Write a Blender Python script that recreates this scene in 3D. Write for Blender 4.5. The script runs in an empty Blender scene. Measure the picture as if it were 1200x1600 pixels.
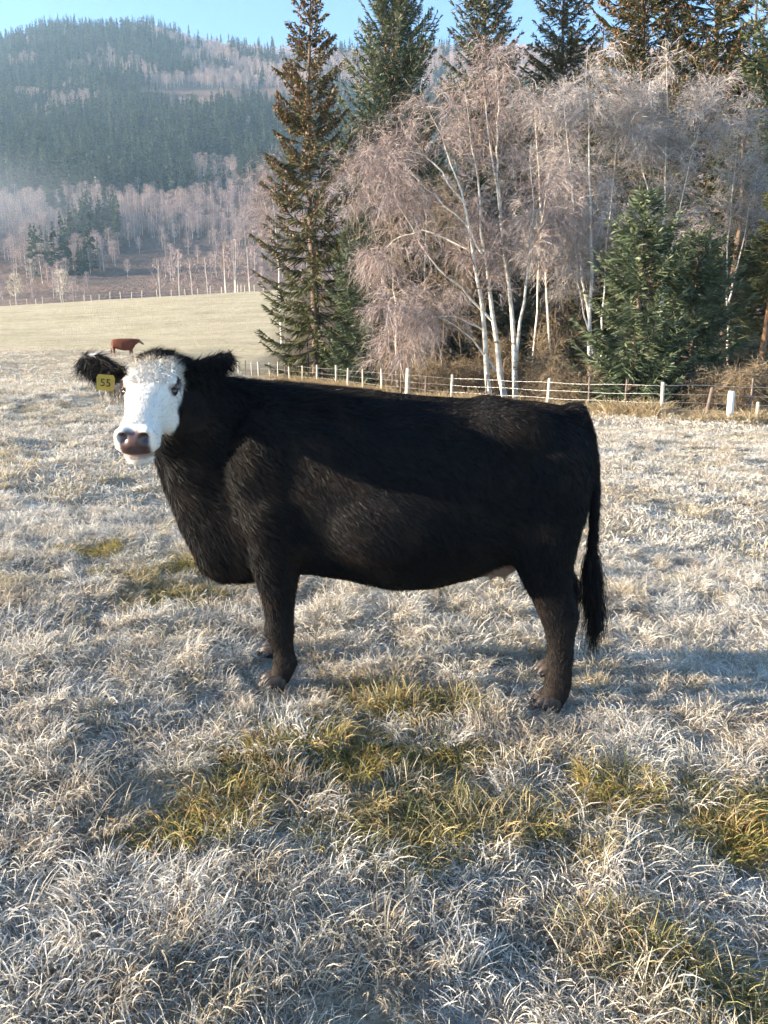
import bpy, math, random
import numpy as np
from mathutils import Vector, Matrix

R = math.radians
SC = bpy.context.scene
COL = SC.collection
rng = np.random.default_rng(7)

# ------------------------------------------------------------------ camera
CAM_H, PITCH, F = 1.55, R(11.8), 1240.0
cam_d = bpy.data.cameras.new('camera')
cam = bpy.data.objects.new('camera', cam_d); COL.objects.link(cam)
cam.location = (0, 0, CAM_H)
cam.rotation_euler = (R(90) - PITCH, 0, 0)
cam_d.sensor_width = 36.0
cam_d.lens = F / 1600.0 * 36.0
cam_d.clip_start = 0.05
cam_d.clip_end = 12000
SC.camera = cam

# ------------------------------------------------------------------ sky, sun, exposure
SUN_EL, SUN_AZ = R(13.5), R(263)          # azimuth clockwise from +Y (the view direction)
world = bpy.data.worlds.new('World'); SC.world = world
world.use_nodes = True
wn = world.node_tree.nodes; wl = world.node_tree.links
sky = wn.new('ShaderNodeTexSky'); sky.sky_type = 'NISHITA'; sky.sun_disc = False
sky.sun_elevation = SUN_EL; sky.sun_rotation = SUN_AZ
sky.altitude = 1500; sky.air_density = 1.0; sky.dust_density = 0.0; sky.ozone_density = 3.0
wl.new(sky.outputs[0], wn['Background'].inputs[0])
wn['Background'].inputs[1].default_value = 0.10

sun_d = bpy.data.lights.new('sun', 'SUN'); sun_d.energy = 5.0; sun_d.angle = R(0.53)
sun_d.color = (1.0, 0.85, 0.65)
sun = bpy.data.objects.new('sun', sun_d); COL.objects.link(sun)
to_sun = Vector((math.sin(SUN_AZ) * math.cos(SUN_EL), math.cos(SUN_AZ) * math.cos(SUN_EL), math.sin(SUN_EL)))
sun.rotation_euler = to_sun.to_track_quat('Z', 'Y').to_euler()
sun.location = (-30, -5, 30)

SC.view_settings.view_transform = 'Standard'
SC.view_settings.look = 'None'
SC.view_settings.gamma = 1.0
SC.view_settings.exposure = 2.28
SC.render.engine = 'CYCLES'
SC.cycles.max_bounces = 4
SC.cycles.diffuse_bounces = 2
SC.cycles.transmission_bounces = 2
SC.cycles.volume_bounces = 0
SC.cycles.caustics_reflective = False
SC.cycles.caustics_refractive = False
SC.cycles.adaptive_threshold = 0.05

# ------------------------------------------------------------------ helpers
PS, PC = math.sin(PITCH), math.cos(PITCH)
def at(px, py, Y):
    """point of the place seen at a pixel of the photograph, at the depth Y"""
    a = (px - 600) / F; b = (800 - py) / F
    t = Y / (b * PS + PC)
    return np.array([a * t, Y, CAM_H + t * (b * PC - PS)])

def tag(o, label=None, cat=None, group=None, kind=None):
    if label: o['label'] = label
    if cat: o['category'] = cat
    if group: o['group'] = group
    if kind: o['kind'] = kind
    return o

def empty(name, loc, label=None, cat=None, group=None):
    o = bpy.data.objects.new(name, None); COL.objects.link(o)
    o.location = loc; o.empty_display_size = 0.2
    return tag(o, label, cat, group)

def make_mesh(name, V, faces, attrs=None, mats=(), mat_idx=None, smooth=False):
    """V (n,3); faces: list of (m,k) index arrays; attrs: name -> (n,) or (n,3) values per vertex"""
    me = bpy.data.meshes.new(name)
    V = np.ascontiguousarray(V, dtype=np.float32)
    me.vertices.add(len(V)); me.vertices.foreach_set('co', V.ravel())
    tot = np.concatenate([np.full(len(f), f.shape[1], np.int32) for f in faces])
    loops = np.concatenate([np.asarray(f, np.int32).ravel() for f in faces])
    start = np.concatenate([[0], np.cumsum(tot)[:-1]]).astype(np.int32)
    me.loops.add(len(loops)); me.loops.foreach_set('vertex_index', loops)
    me.polygons.add(len(tot))
    me.polygons.foreach_set('loop_start', start)
    me.polygons.foreach_set('loop_total', tot)
    if mat_idx is not None:
        me.polygons.foreach_set('material_index', np.asarray(mat_idx, np.int32))
    me.polygons.foreach_set('use_smooth', np.full(len(tot), smooth, bool))
    for m in mats: me.materials.append(m)
    me.update(calc_edges=True)
    me.validate()
    for k, v in (attrs or {}).items():
        v = np.asarray(v, np.float32)
        if v.ndim == 1:
            at_ = me.attributes.new(k, 'FLOAT', 'POINT'); at_.data.foreach_set('value', v)
        else:
            at_ = me.attributes.new(k, 'FLOAT_COLOR', 'POINT')
            at_.data.foreach_set('color', np.concatenate([v, np.ones((len(v), 1), np.float32)], 1).ravel())
    return me

def add_obj(name, me, parent=None, loc=None):
    o = bpy.data.objects.new(name, me); COL.objects.link(o)
    if parent is not None: o.parent = parent
    if loc is not None: o.location = loc
    return o

class Geo:
    """collects vertex/face blocks for ONE mesh"""
    def __init__(s): s.V, s.F, s.A, s.M, s.n = [], [], {}, [], 0
    def add(s, V, faces, mat=0, **attrs):
        V = np.asarray(V, float).reshape(-1, 3)
        for f in faces:
            f = np.asarray(f)
            s.F.append(f + s.n); s.M.append(np.full(len(f), mat))
        s.V.append(V)
        for k, v in attrs.items():
            s.A.setdefault(k, []).append((s.n, np.broadcast_to(np.asarray(v, float), (len(V),))))
        s.n += len(V)
    def mesh(s, name, mats=(), smooth=False):
        A = {}
        for k, lst in s.A.items():
            arr = np.zeros(s.n)
            for st, v in lst: arr[st:st + len(v)] = v
            A[k] = arr
        return make_mesh(name, np.concatenate(s.V), s.F, A, mats, np.concatenate(s.M), smooth)

def unit(v):
    v = np.asarray(v, float)
    return v / np.maximum(np.linalg.norm(v, axis=-1, keepdims=True), 1e-9)

def ribbons(P, W, side=None):
    """N ribbons through P (N,K,3) with half widths W (N,K) -> V, [quads]"""
    N, K, _ = P.shape
    T = np.gradient(P, axis=1)
    if side is None:
        side = rng.normal(size=(N, 1, 3)) * np.ones((1, K, 1))
    S = unit(np.cross(T, side))
    V = np.stack([P - S * W[..., None], P + S * W[..., None]], 2)       # N,K,2,3
    i = (np.arange(N)[:, None] * K + np.arange(K - 1)[None, :]) * 2
    q = np.stack([i, i + 1, i + 3, i + 2], -1).reshape(-1, 4)
    return V.reshape(-1, 3), [q]

def tubes(P, Rad, n=6):
    """N tubes through P (N,K,3) with radii (N,K)"""
    N, K, _ = P.shape
    T = unit(np.gradient(P, axis=1))
    ref = np.where(np.abs(T[..., 2:3]) > 0.9, np.array([1., 0, 0]), np.array([0, 0, 1.]))
    A = unit(np.cross(T, ref)); B = np.cross(T, A)
    th = np.linspace(0, 2 * np.pi, n, endpoint=False)
    V = P[:, :, None] + Rad[..., None, None] * (A[:, :, None] * np.cos(th)[:, None] + B[:, :, None] * np.sin(th)[:, None])
    base = (np.arange(N)[:, None, None] * K + np.arange(K - 1)[None, :, None]) * n
    j = np.arange(n)[None, None, :]; j2 = (j + 1) % n
    q = np.stack([base + j, base + j2, base + n + j2, base + n + j], -1).reshape(-1, 4)
    return V.reshape(-1, 3), [q]

def loft(rings):
    """closed loft through rings of equal length; capped with fans"""
    n = len(rings[0]); K = len(rings)
    V = np.concatenate(rings + [rings[0].mean(0, keepdims=True), rings[-1].mean(0, keepdims=True)])
    b = (np.arange(K - 1)[:, None]) * n; j = np.arange(n)[None]; j2 = (j + 1) % n
    q = np.stack([b + j, b + j2, b + n + j2, b + n + j], -1).reshape(-1, 4)
    jj = np.arange(n); c0 = K * n; c1 = c0 + 1
    t0 = np.stack([(jj + 1) % n, jj, np.full(n, c0)], 1)
    t1 = np.stack([(K - 1) * n + jj, (K - 1) * n + (jj + 1) % n, np.full(n, c1)], 1)
    return V, [q, t0, t1]

def ring(c, U, Vv, a, b, n=28, p=2.2, bd=None):
    th = np.linspace(0, 2 * np.pi, n, endpoint=False)
    cu = np.sign(np.cos(th)) * np.abs(np.cos(th)) ** (2 / p)
    su = np.sign(np.sin(th)) * np.abs(np.sin(th)) ** (2 / p)
    h = np.where(su > 0, b, b if bd is None else bd)
    return np.asarray(c) + np.outer(cu * a, U) + np.outer(su * h, Vv)

def ellipsoid(c, r, rot=None, nu=20, nv=12):
    rings = []
    for k in range(nv):
        ph = -np.pi / 2 + np.pi * (k + 0.5) / nv
        th = np.linspace(0, 2 * np.pi, nu, endpoint=False)
        rings.append(np.stack([np.cos(ph) * np.cos(th), np.cos(ph) * np.sin(th), np.full(nu, np.sin(ph))], 1))
    V, Fc = loft(rings)
    V = V * np.asarray(r)
    if rot is not None: V = V @ np.asarray(rot).T
    return V + np.asarray(c), Fc

# value noise in numpy
def _h(ix, iy, s):
    v = np.sin(ix * 127.1 + iy * 311.7 + s * 74.7) * 43758.5453
    return v - np.floor(v)
def vnoise(x, y, s=0):
    x = np.asarray(x, float); y = np.asarray(y, float)
    ix, iy = np.floor(x), np.floor(y); fx, fy = x - ix, y - iy
    fx = fx * fx * (3 - 2 * fx); fy = fy * fy * (3 - 2 * fy)
    return (_h(ix, iy, s) * (1 - fx) + _h(ix + 1, iy, s) * fx) * (1 - fy) + (_h(ix, iy + 1, s) * (1 - fx) + _h(ix + 1, iy + 1, s) * fx) * fy
def fbm(x, y, s=0, o=4):
    r, a, tot = 0, 1.0, 0
    for k in range(o):
        r = r + a * vnoise(x * 2 ** k, y * 2 ** k, s + k * 13); tot += a; a *= 0.5
    return r / tot
def sstep(a, b, x):
    t = np.clip((np.asarray(x, float) - a) / (b - a), 0, 1); return t * t * (3 - 2 * t)

# ------------------------------------------------------------------ materials
def new_mat(name):
    m = bpy.data.materials.new(name); m.use_nodes = True
    nt = m.node_tree; b = nt.nodes['Principled BSDF']
    return m, nt, b
def N(nt, typ, **kw):
    n = nt.nodes.new(typ)
    for k, v in kw.items(): setattr(n, k, v)
    return n
def ramp(nt, fac, stops):
    r = N(nt, 'ShaderNodeValToRGB'); e = r.color_ramp.elements
    while len(e) < len(stops): e.new(0.5)
    for el, (p, c) in zip(e, stops): el.position = p; el.color = (*c, 1)
    nt.links.new(fac, r.inputs[0]); return r.outputs[0]
def noise(nt, scale, detail=4, coord=None, rough=0.6, dist=0):
    n = N(nt, 'ShaderNodeTexNoise'); n.inputs['Scale'].default_value = scale
    n.inputs['Detail'].default_value = detail; n.inputs['Roughness'].default_value = rough
    n.inputs['Distortion'].default_value = dist
    if coord is not None: nt.links.new(coord, n.inputs['Vector'])
    return n.outputs['Fac']
def mixc(nt, fac, a, b, mode='MIX'):
    m = N(nt, 'ShaderNodeMix', data_type='RGBA', blend_type=mode)
    for sock, v in ((m.inputs[0], fac), (m.inputs[6], a), (m.inputs[7], b)):
        if isinstance(v, (int, float)): sock.default_value = v
        elif isinstance(v, tuple): sock.default_value = (*v, 1)
        else: nt.links.new(v, sock)
    return m.outputs[2]
def math_(nt, op, a, b=0.0, clamp=False):
    m = N(nt, 'ShaderNodeMath', operation=op, use_clamp=clamp)
    for sock, v in ((m.inputs[0], a), (m.inputs[1], b)):
        if isinstance(v, (int, float)): sock.default_value = v
        else: nt.links.new(v, sock)
    return m.outputs[0]
def attr(nt, name, typ='GEOMETRY', out='Fac'):
    a = N(nt, 'ShaderNodeAttribute', attribute_type=typ, attribute_name=name)
    return a.outputs[out]
def leafy(nt, b, color, trans, rough=0.7, spec=0.2):
    """Principled mixed with translucency, for thin blades and sprays"""
    nt.links.new(color, b.inputs['Base Color'])
    b.inputs['Roughness'].default_value = rough
    b.inputs['Specular IOR Level'].default_value = spec
    tr = N(nt, 'ShaderNodeBsdfTranslucent'); nt.links.new(color, tr.inputs[0])
    mx = N(nt, 'ShaderNodeMixShader'); mx.inputs[0].default_value = trans
    nt.links.new(b.outputs[0], mx.inputs[1]); nt.links.new(tr.outputs[0], mx.inputs[2])
    nt.links.new(mx.outputs[0], nt.nodes['Material Output'].inputs[0])

def bump(nt, b, h, dist, strength=1.0):
    bp = N(nt, 'ShaderNodeBump'); bp.inputs['Distance'].default_value = dist; bp.inputs['Strength'].default_value = strength
    nt.links.new(h, bp.inputs['Height']); nt.links.new(bp.outputs[0], b.inputs['Normal'])

def mat_grass():
    m, nt, b = new_mat('frosty_grass')
    frost = attr(nt, 'frost', 'INSTANCER'); tone = attr(nt, 'tone', 'INSTANCER')
    t = attr(nt, 't'); r = attr(nt, 'r')
    straw = ramp(nt, r, [(0.0, (0.11, 0.07, 0.035)), (0.35, (0.28, 0.20, 0.095)), (0.7, (0.42, 0.32, 0.17)), (1, (0.25, 0.13, 0.06))])
    green = ramp(nt, r, [(0.0, (0.09, 0.08, 0.025)), (0.3, (0.19, 0.19, 0.04)), (0.55, (0.33, 0.28, 0.07)), (0.8, (0.44, 0.31, 0.10)), (1, (0.38, 0.18, 0.06))])
    c = mixc(nt, tone, straw, green)
    ice = ramp(nt, r, [(0, (0.60, 0.59, 0.57)), (0.5, (0.76, 0.73, 0.66)), (1, (0.84, 0.79, 0.69))])
    f = math_(nt, 'MULTIPLY', frost, math_(nt, 'ADD', math_(nt, 'MULTIPLY', t, 0.95), 0.30), True)
    c = mixc(nt, f, c, ice)
    leafy(nt, b, c, 0.36, 0.6, 0.3)
    return m

def mat_drygrass():
    m, nt, b = new_mat('dry_grass')
    c = ramp(nt, attr(nt, 'r'), [(0, (0.26, 0.18, 0.09)), (0.6, (0.42, 0.33, 0.19)), (1, (0.52, 0.43, 0.29))])
    leafy(nt, b, c, 0.3); return m

def mat_field():
    m, nt, b = new_mat('frosty_field')
    g = N(nt, 'ShaderNodeNewGeometry'); pos = g.outputs['Position']
    n1 = noise(nt, 0.25, 5, pos); n2 = noise(nt, 3.5, 6, pos, 0.7); n3 = noise(nt, 26, 5, pos, 0.75)
    sx = N(nt, 'ShaderNodeSeparateXYZ'); nt.links.new(pos, sx.inputs[0])
    base = ramp(nt, n3, [(0.28, (0.12, 0.10, 0.065)), (0.48, (0.30, 0.26, 0.18)), (0.68, (0.50, 0.46, 0.36))])
    frost = ramp(nt, n3, [(0.3, (0.20, 0.20, 0.19)), (0.52, (0.44, 0.43, 0.40)), (0.72, (0.60, 0.60, 0.58))])
    mf = ramp(nt, n2, [(0.42, (0, 0, 0)), (0.70, (.8, .8, .8))])
    near = mixc(nt, mf, base, frost)
    far = ramp(nt, noise(nt, 1.6, 6, pos, 0.75), [(0.3, (0.26, 0.225, 0.14)), (0.5, (0.40, 0.35, 0.235)), (0.72, (0.53, 0.47, 0.35))])
    far = mixc(nt, 0.35, far, ramp(nt, n1, [(0.35, (0.33, 0.28, 0.15)), (0.7, (0.50, 0.41, 0.29))]))
    mp = N(nt, 'ShaderNodeMapping'); mp.inputs['Scale'].default_value = (.10, .55, .3); nt.links.new(pos, mp.inputs[0])
    st = noise(nt, 1.0, 6, mp.outputs[0], 0.75)
    far = mixc(nt, 0.8, far, ramp(nt, st, [(0.3, (0.62, 0.60, 0.55)), (0.5, (1, 1, 1)), (0.7, (1.18, 1.14, 1.05))]), 'MULTIPLY')
    fy = N(nt, 'ShaderNodeMapRange'); nt.links.new(sx.outputs['Y'], fy.inputs[0])
    fy.inputs[1].default_value = 30; fy.inputs[2].default_value = 70
    c = mixc(nt, fy.outputs[0], near, far)
    # ground under the wood: leaf litter
    lit = attr(nt, 'litter')
    c = mixc(nt, lit, c, ramp(nt, n3, [(0.3, (0.045, 0.032, 0.02)), (0.6, (0.13, 0.09, 0.055)), (0.8, (0.2, 0.15, 0.09))]))
    nt.links.new(c, b.inputs['Base Color'])
    b.inputs['Roughness'].default_value = 0.9; b.inputs['Specular IOR Level'].default_value = 0.1
    h = math_(nt, 'ADD', math_(nt, 'MULTIPLY', n3, 0.35), math_(nt, 'MULTIPLY', n2, 1.0))
    bump(nt, b, h, 0.16, 0.9)
    return m

def mat_hill():
    m, nt, b = new_mat('scrub_hillside')
    g = N(nt, 'ShaderNodeNewGeometry'); pos = g.outputs['Position']
    n1 = noise(nt, 0.02, 6, pos, 0.65); n2 = noise(nt, 0.35, 5, pos, 0.7)
    c = ramp(nt, n1, [(0.35, (0.10, 0.065, 0.05)), (0.5, (0.20, 0.125, 0.095)), (0.68, (0.29, 0.215, 0.15))])
    c = mixc(nt, 0.5, c, ramp(nt, n2, [(0.3, (0.07, 0.05, 0.045)), (0.7, (0.27, 0.19, 0.14))]))
    nt.links.new(c, b.inputs['Base Color']); b.inputs['Roughness'].default_value = 0.95
    b.inputs['Specular IOR Level'].default_value = 0.05
    bump(nt, b, n2, 3.0); return m

def inst_random(nt, r, amt):
    oi = N(nt, 'ShaderNodeObjectInfo')
    return math_(nt, 'ADD', math_(nt, 'MULTIPLY', r, 1 - amt), math_(nt, 'MULTIPLY', oi.outputs['Random'], amt))
def mat_needles(name, stops, trans=0.12, rnd=0.0):
    m, nt, b = new_mat(name); r = attr(nt, 'r')
    if rnd: r = inst_random(nt, r, rnd)
    leafy(nt, b, ramp(nt, r, stops), trans, 0.6, 0.25); return m

def mat_bark(name, c0, c1, scale=6):
    m, nt, b = new_mat(name)
    tc = N(nt, 'ShaderNodeTexCoord')
    mp = N(nt, 'ShaderNodeMapping'); mp.inputs['Scale'].default_value = (1, 1, 0.25); nt.links.new(tc.outputs['Object'], mp.inputs[0])
    n = noise(nt, scale, 5, mp.outputs[0], 0.7)
    nt.links.new(ramp(nt, n, [(0.35, c0), (0.65, c1)]), b.inputs['Base Color'])
    b.inputs['Roughness'].default_value = 0.9; bump(nt, b, n, 0.02); return m

def mat_birchbark():
    m, nt, b = new_mat('birch_bark')
    tc = N(nt, 'ShaderNodeTexCoord')
    mp = N(nt, 'ShaderNodeMapping'); mp.inputs['Scale'].default_value = (0.7, 0.7, 3.2); nt.links.new(tc.outputs['Object'], mp.inputs[0])
    n = noise(nt, 2.0, 5, mp.outputs[0], 0.75)
    white = ramp(nt, n, [(0.34, (0.10, 0.075, 0.055)), (0.41, (0.58, 0.49, 0.39)), (0.56, (0.80, 0.73, 0.63))])
    thin = attr(nt, 'thin')
    c = mixc(nt, thin, white, (0.20, 0.13, 0.10))
    nt.links.new(c, b.inputs['Base Color']); b.inputs['Roughness'].default_value = 0.75
    return m

def mat_twig(name, stops):
    m, nt, b = new_mat(name)
    nt.links.new(ramp(nt, attr(nt, 'r'), stops), b.inputs['Base Color'])
    b.inputs['Roughness'].default_value = 0.8; b.inputs['Specular IOR Level'].default_value = 0.2; return m

def mat_plain(name, c, rough=0.7, c2=None, scale=20, spec=0.3, metal=0.0):
    m, nt, b = new_mat(name)
    tc = N(nt, 'ShaderNodeTexCoord')
    n = noise(nt, scale, 4, tc.outputs['Object'])
    c2 = c2 or tuple(x * 0.6 for x in c)
    nt.links.new(ramp(nt, n, [(0.35, c2), (0.65, c)]), b.inputs['Base Color'])
    b.inputs['Roughness'].default_value = rough; b.inputs['Specular IOR Level'].default_value = spec
    b.inputs['Metallic'].default_value = metal
    return m

def mat_coat(name, spec=0.35, rough=0.45):
    m, nt, b = new_mat(name); w = attr(nt, 'wet')
    nt.links.new(attr(nt, 'coat', out='Color'), b.inputs['Base Color'])
    nt.links.new(math_(nt, 'SUBTRACT', rough, math_(nt, 'MULTIPLY', w, .38)), b.inputs['Roughness'])
    nt.links.new(math_(nt, 'ADD', spec, math_(nt, 'MULTIPLY', w, .45)), b.inputs['Specular IOR Level'])
    return m

M_GRASS = mat_grass(); M_DRY = mat_drygrass(); M_FIELD = mat_field(); M_HILL = mat_hill()
M_SPRUCE = mat_needles('spruce_needles', [(0, (0.035, 0.042, 0.016)), (0.5, (0.095, 0.100, 0.036)), (1, (0.17, 0.155, 0.06))])
M_BLUE = mat_needles('blue_spruce_needles', [(0, (0.035, 0.05, 0.026)), (0.5, (0.095, 0.125, 0.065)), (1, (0.20, 0.22, 0.13))])
M_CONE = mat_needles('spruce_cones', [(0, (0.09, 0.042, 0.021)), (0.5, (0.17, 0.08, 0.038)), (1, (0.25, 0.13, 0.06))])
M_FARCON = mat_needles('far_conifer_needles', [(0, (0.02, 0.034, 0.022)), (0.5, (0.055, 0.078, 0.042)), (1, (0.15, 0.165, 0.085))], rnd=0.6)
M_BARK = mat_bark('spruce_bark', (0.07, 0.048, 0.035), (0.19, 0.13, 0.09))
M_BARKO = mat_bark('orange_bark', (0.16, 0.08, 0.04), (0.36, 0.20, 0.10))
M_BIRCH = mat_birchbark()
M_TWIG = mat_twig('frosted_birch_twigs', [(0, (0.17, 0.115, 0.095)), (0.45, (0.31, 0.235, 0.21)), (1, (0.50, 0.43, 0.40))])
M_TWIG2 = mat_twig('frosted_grey_twigs', [(0, (0.19, 0.15, 0.13)), (0.45, (0.38, 0.33, 0.305)), (1, (0.62, 0.57, 0.54))])
M_TWIGB = mat_twig('brown_twigs', [(0, (0.085, 0.06, 0.038)), (0.5, (0.19, 0.14, 0.085)), (1, (0.34, 0.27, 0.18))])
M_FARTWIG = mat_twig('far_birch_twigs', [(0, (0.20, 0.13, 0.115)), (0.5, (0.35, 0.25, 0.225)), (1, (0.52, 0.41, 0.37))])
M_PALETWIG = mat_twig('pale_twigs', [(0, (0.38, 0.32, 0.24)), (1, (0.62, 0.55, 0.44))])
M_POST = mat_plain('pale_post_wood', (0.62, 0.56, 0.46), 0.8, (0.42, 0.36, 0.28), 9)
M_POSTD = mat_plain('weathered_post', (0.20, 0.15, 0.12), 0.85, (0.10, 0.075, 0.06), 9)
M_WHITE = mat_plain('white_paint', (0.80, 0.78, 0.78), 0.5, (0.70, 0.68, 0.68), 4)
M_WIRE = mat_plain('galvanised_wire', (0.55, 0.55, 0.53), 0.35, (0.42, 0.42, 0.40), 3, 0.5, 0.5)
M_COAT = mat_coat('cow_coat', 0.12, 0.7); M_HAIR = mat_coat('cow_hair', 0.10, 0.5)

# ------------------------------------------------------------------ terrain
CTRL = []
def cp(x, y, z): CTRL.append((x, y, z))
for y in (-12, 0, 3.5, 7):                                   # the slope the cow stands on
    for x in (-6, -2, 0, 2, 6): cp(x, y, -0.08 * x)
for x, y, z in [(8.5, 25, -.69), (5.6, 28, -.74), (2.5, 31, -.72), (0, 36, -.66), (-3.4, 42, -.62), (-9, 50, -.5), (14, 24, -.80)]: cp(x, y, z)
for px in (-150, 20, 170): a = at(px, 608, 20); cp(*a)          # first brow in the field
for px in (-150, 20, 170): a = at(px, 608, 26); cp(a[0], 26, a[2] - 0.10)
for px in (-150, 20, 170): a = at(px, 551, 50); cp(*a)          # second brow
for px in (-150, 20, 170): a = at(px, 551, 60); cp(a[0], 60, a[2] - 0.22)
for px, py in ((-300, 500), (0, 481), (200, 468), (400, 457), (520, 452)):
    a = at(px, py, 130); cp(*a); cp(a[0] * 1.12, 150, a[2] - 2.0); cp(a[0] * 1.35, 190, a[2] - 9); cp(a[0] * 1.9, 300, a[2] - 16)
for px, py in ((-150, 517), (100, 512), (300, 504), (420, 500)): cp(*at(px, py, 92))
[cp(*at(px, 563, 44)) for px in (120, 190, 250)]; cp(-12, 70, 1.2); cp(-5, 13, 0.25); cp(4, 14, -0.35); cp(10, 14, -0.7)
for x, y, z in [(20, 40, -.9), (20, 60, -.2), (5, 60, .4), (40, 60, -1), (15, 90, 3), (40, 100, 3), (60, 30, -3), (60, 0, -3.5), (-50, 0, 3.2), (-60, 30, 3.5),
                (30, 130, 7), (80, 130, 5), (80, 300, 0), (20, 300, 0), (150, 100, -3), (150, 0, -5), (-150, 0, 8), (-160, 100, 7), (0, -60, 0.5), (-80, -60, 4), (80, -60, -4),
                (-400, 0, 9), (-400, 300, -8), (400, 0, -8), (400, 300, -8)]: cp(x, y, z)
CT = np.array(CTRL)
def _phi(d2): return 0.5 * d2 * np.log(d2 + 1e-6)
def _fit():
    S = 20.0; X = CT[:, :2] / S; n = len(X)
    K = _phi(((X[:, None] - X[None]) ** 2).sum(-1)) + np.eye(n) * 1e-3
    P = np.concatenate([np.ones((n, 1)), X], 1)
    A = np.block([[K, P], [P.T, np.zeros((3, 3))]])
    return X, np.linalg.solve(A, np.concatenate([CT[:, 2], np.zeros(3)]))
_TX, _TW = _fit()
def ground(x, y, detail=True):
    x = np.asarray(x, float); y = np.asarray(y, float); sh = x.shape
    q = np.stack([x.ravel(), y.ravel()], 1) / 20.0
    out = np.zeros(len(q))
    for k in range(0, len(q), 20000):
        s = q[k:k + 20000]
        out[k:k + 20000] = _phi(((s[:, None] - _TX[None]) ** 2).sum(-1)) @ _TW[:-3] + _TW[-3] + s @ _TW[-2:]
    z = out.reshape(sh)
    if detail:
        z = z + 0.05 * (fbm(x * 0.9, y * 0.9, 3) - 0.5) + 0.035 * (vnoise(x * 3.1, y * 3.1, 9) - 0.5)
        z = z + sstep(5, 14, y) * (1 - sstep(60, 100, y)) * (0.16 + 0.35 * sstep(-2, -7, x)) * (fbm(x * 0.3, y * 0.3, 21) - 0.5)
    return z
def gz(x, y): return float(ground(np.array([x]), np.array([y]))[0])

FENCE_XY = np.array([[22, 21.5], [14, 23.6], [8.5, 25], [5.6, 28], [2.5, 31], [0, 36], [-3.4, 42], [-9, 50]])
def fence_y(x):
    o = np.argsort(FENCE_XY[:, 0]); return np.interp(x, FENCE_XY[o, 0], FENCE_XY[o, 1])

def build_field():
    def axis(lo, hi, fine, n):
        t = np.linspace(-1, 1, n); return t
    tx = np.linspace(-1, 1, 281); xs = np.sign(tx) * (np.abs(tx) * 9 + (np.abs(tx) ** 4.5) * 390)
    ty = np.linspace(0, 1, 300); ys = -40 + 40 * sstep(0, .12, ty) + 30 * np.clip((ty - .06) / .94, 0, 1) + 360 * np.clip((ty - .25) / .75, 0, 1) ** 3
    X, Y = np.meshgrid(xs, ys); Z = ground(X, Y)
    nx, ny = len(xs), len(ys)
    V = np.stack([X, Y, Z], -1).reshape(-1, 3)
    i = (np.arange(ny - 1)[:, None] * nx + np.arange(nx - 1)[None]).ravel()
    q = np.stack([i, i + 1, i + nx + 1, i + nx], 1)
    xf, yf = V[:, 0], V[:, 1]
    lit = sstep(0.2, 2.5, yf - fence_y(xf) + (fbm(xf * .5, yf * .5, 4) - .5) * 2) * sstep(-9, -5, xf + .08 * (yf - 42))
    me = make_mesh('field', V, [q], {'litter': lit}, [M_FIELD], smooth=True)
    tag(add_obj('field', me), 'rolling frosted pasture sloping down to the right', kind='structure')
build_field()

# the wooded hill behind
def hill_z(x, y):
    D = y
    prof = np.interp(D, [170, 230, 300, 420, 600, 850, 1080, 1180, 1350, 1700], [-30, -4, 14, 46, 116, 238, 362, 395, 380, 250])
    u = x / np.maximum(y, 1)
    ridge = 1 + sstep(600, 1150, D) * (np.interp(u, [-.9, -.48, -.38, -.27, -.16, .1, .3, .9], [-.16, -.05, .03, .035, -.01, -.02, -.02, -.1]))
    z = prof * ridge
    amp = sstep(230, 500, D)
    z = z + amp * (26 * (fbm(x / 170, y / 170, 31) - .5) + 9 * (fbm(x / 45, y / 45, 35) - .5)) + sstep(280, 420, D) * (1 - amp * .5) * 8 * (fbm(x / 60, y / 60, 41) - .5)
    return z
def build_hill():
    xs = np.linspace(-1100, 900, 220); ys = np.linspace(170, 1700, 200)
    X, Y = np.meshgrid(xs, ys); Z = hill_z(X, Y)
    nx = len(xs); i = (np.arange(len(ys) - 1)[:, None] * nx + np.arange(nx - 1)[None]).ravel()
    me = make_mesh('hillside', np.stack([X, Y, Z], -1).reshape(-1, 3), [np.stack([i, i + 1, i + nx + 1, i + nx], 1)], None, [M_HILL], smooth=True)
    tag(add_obj('hillside', me), 'brown scrubby lower slope and ridge of the wooded hill', kind='structure')
build_hill()

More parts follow.
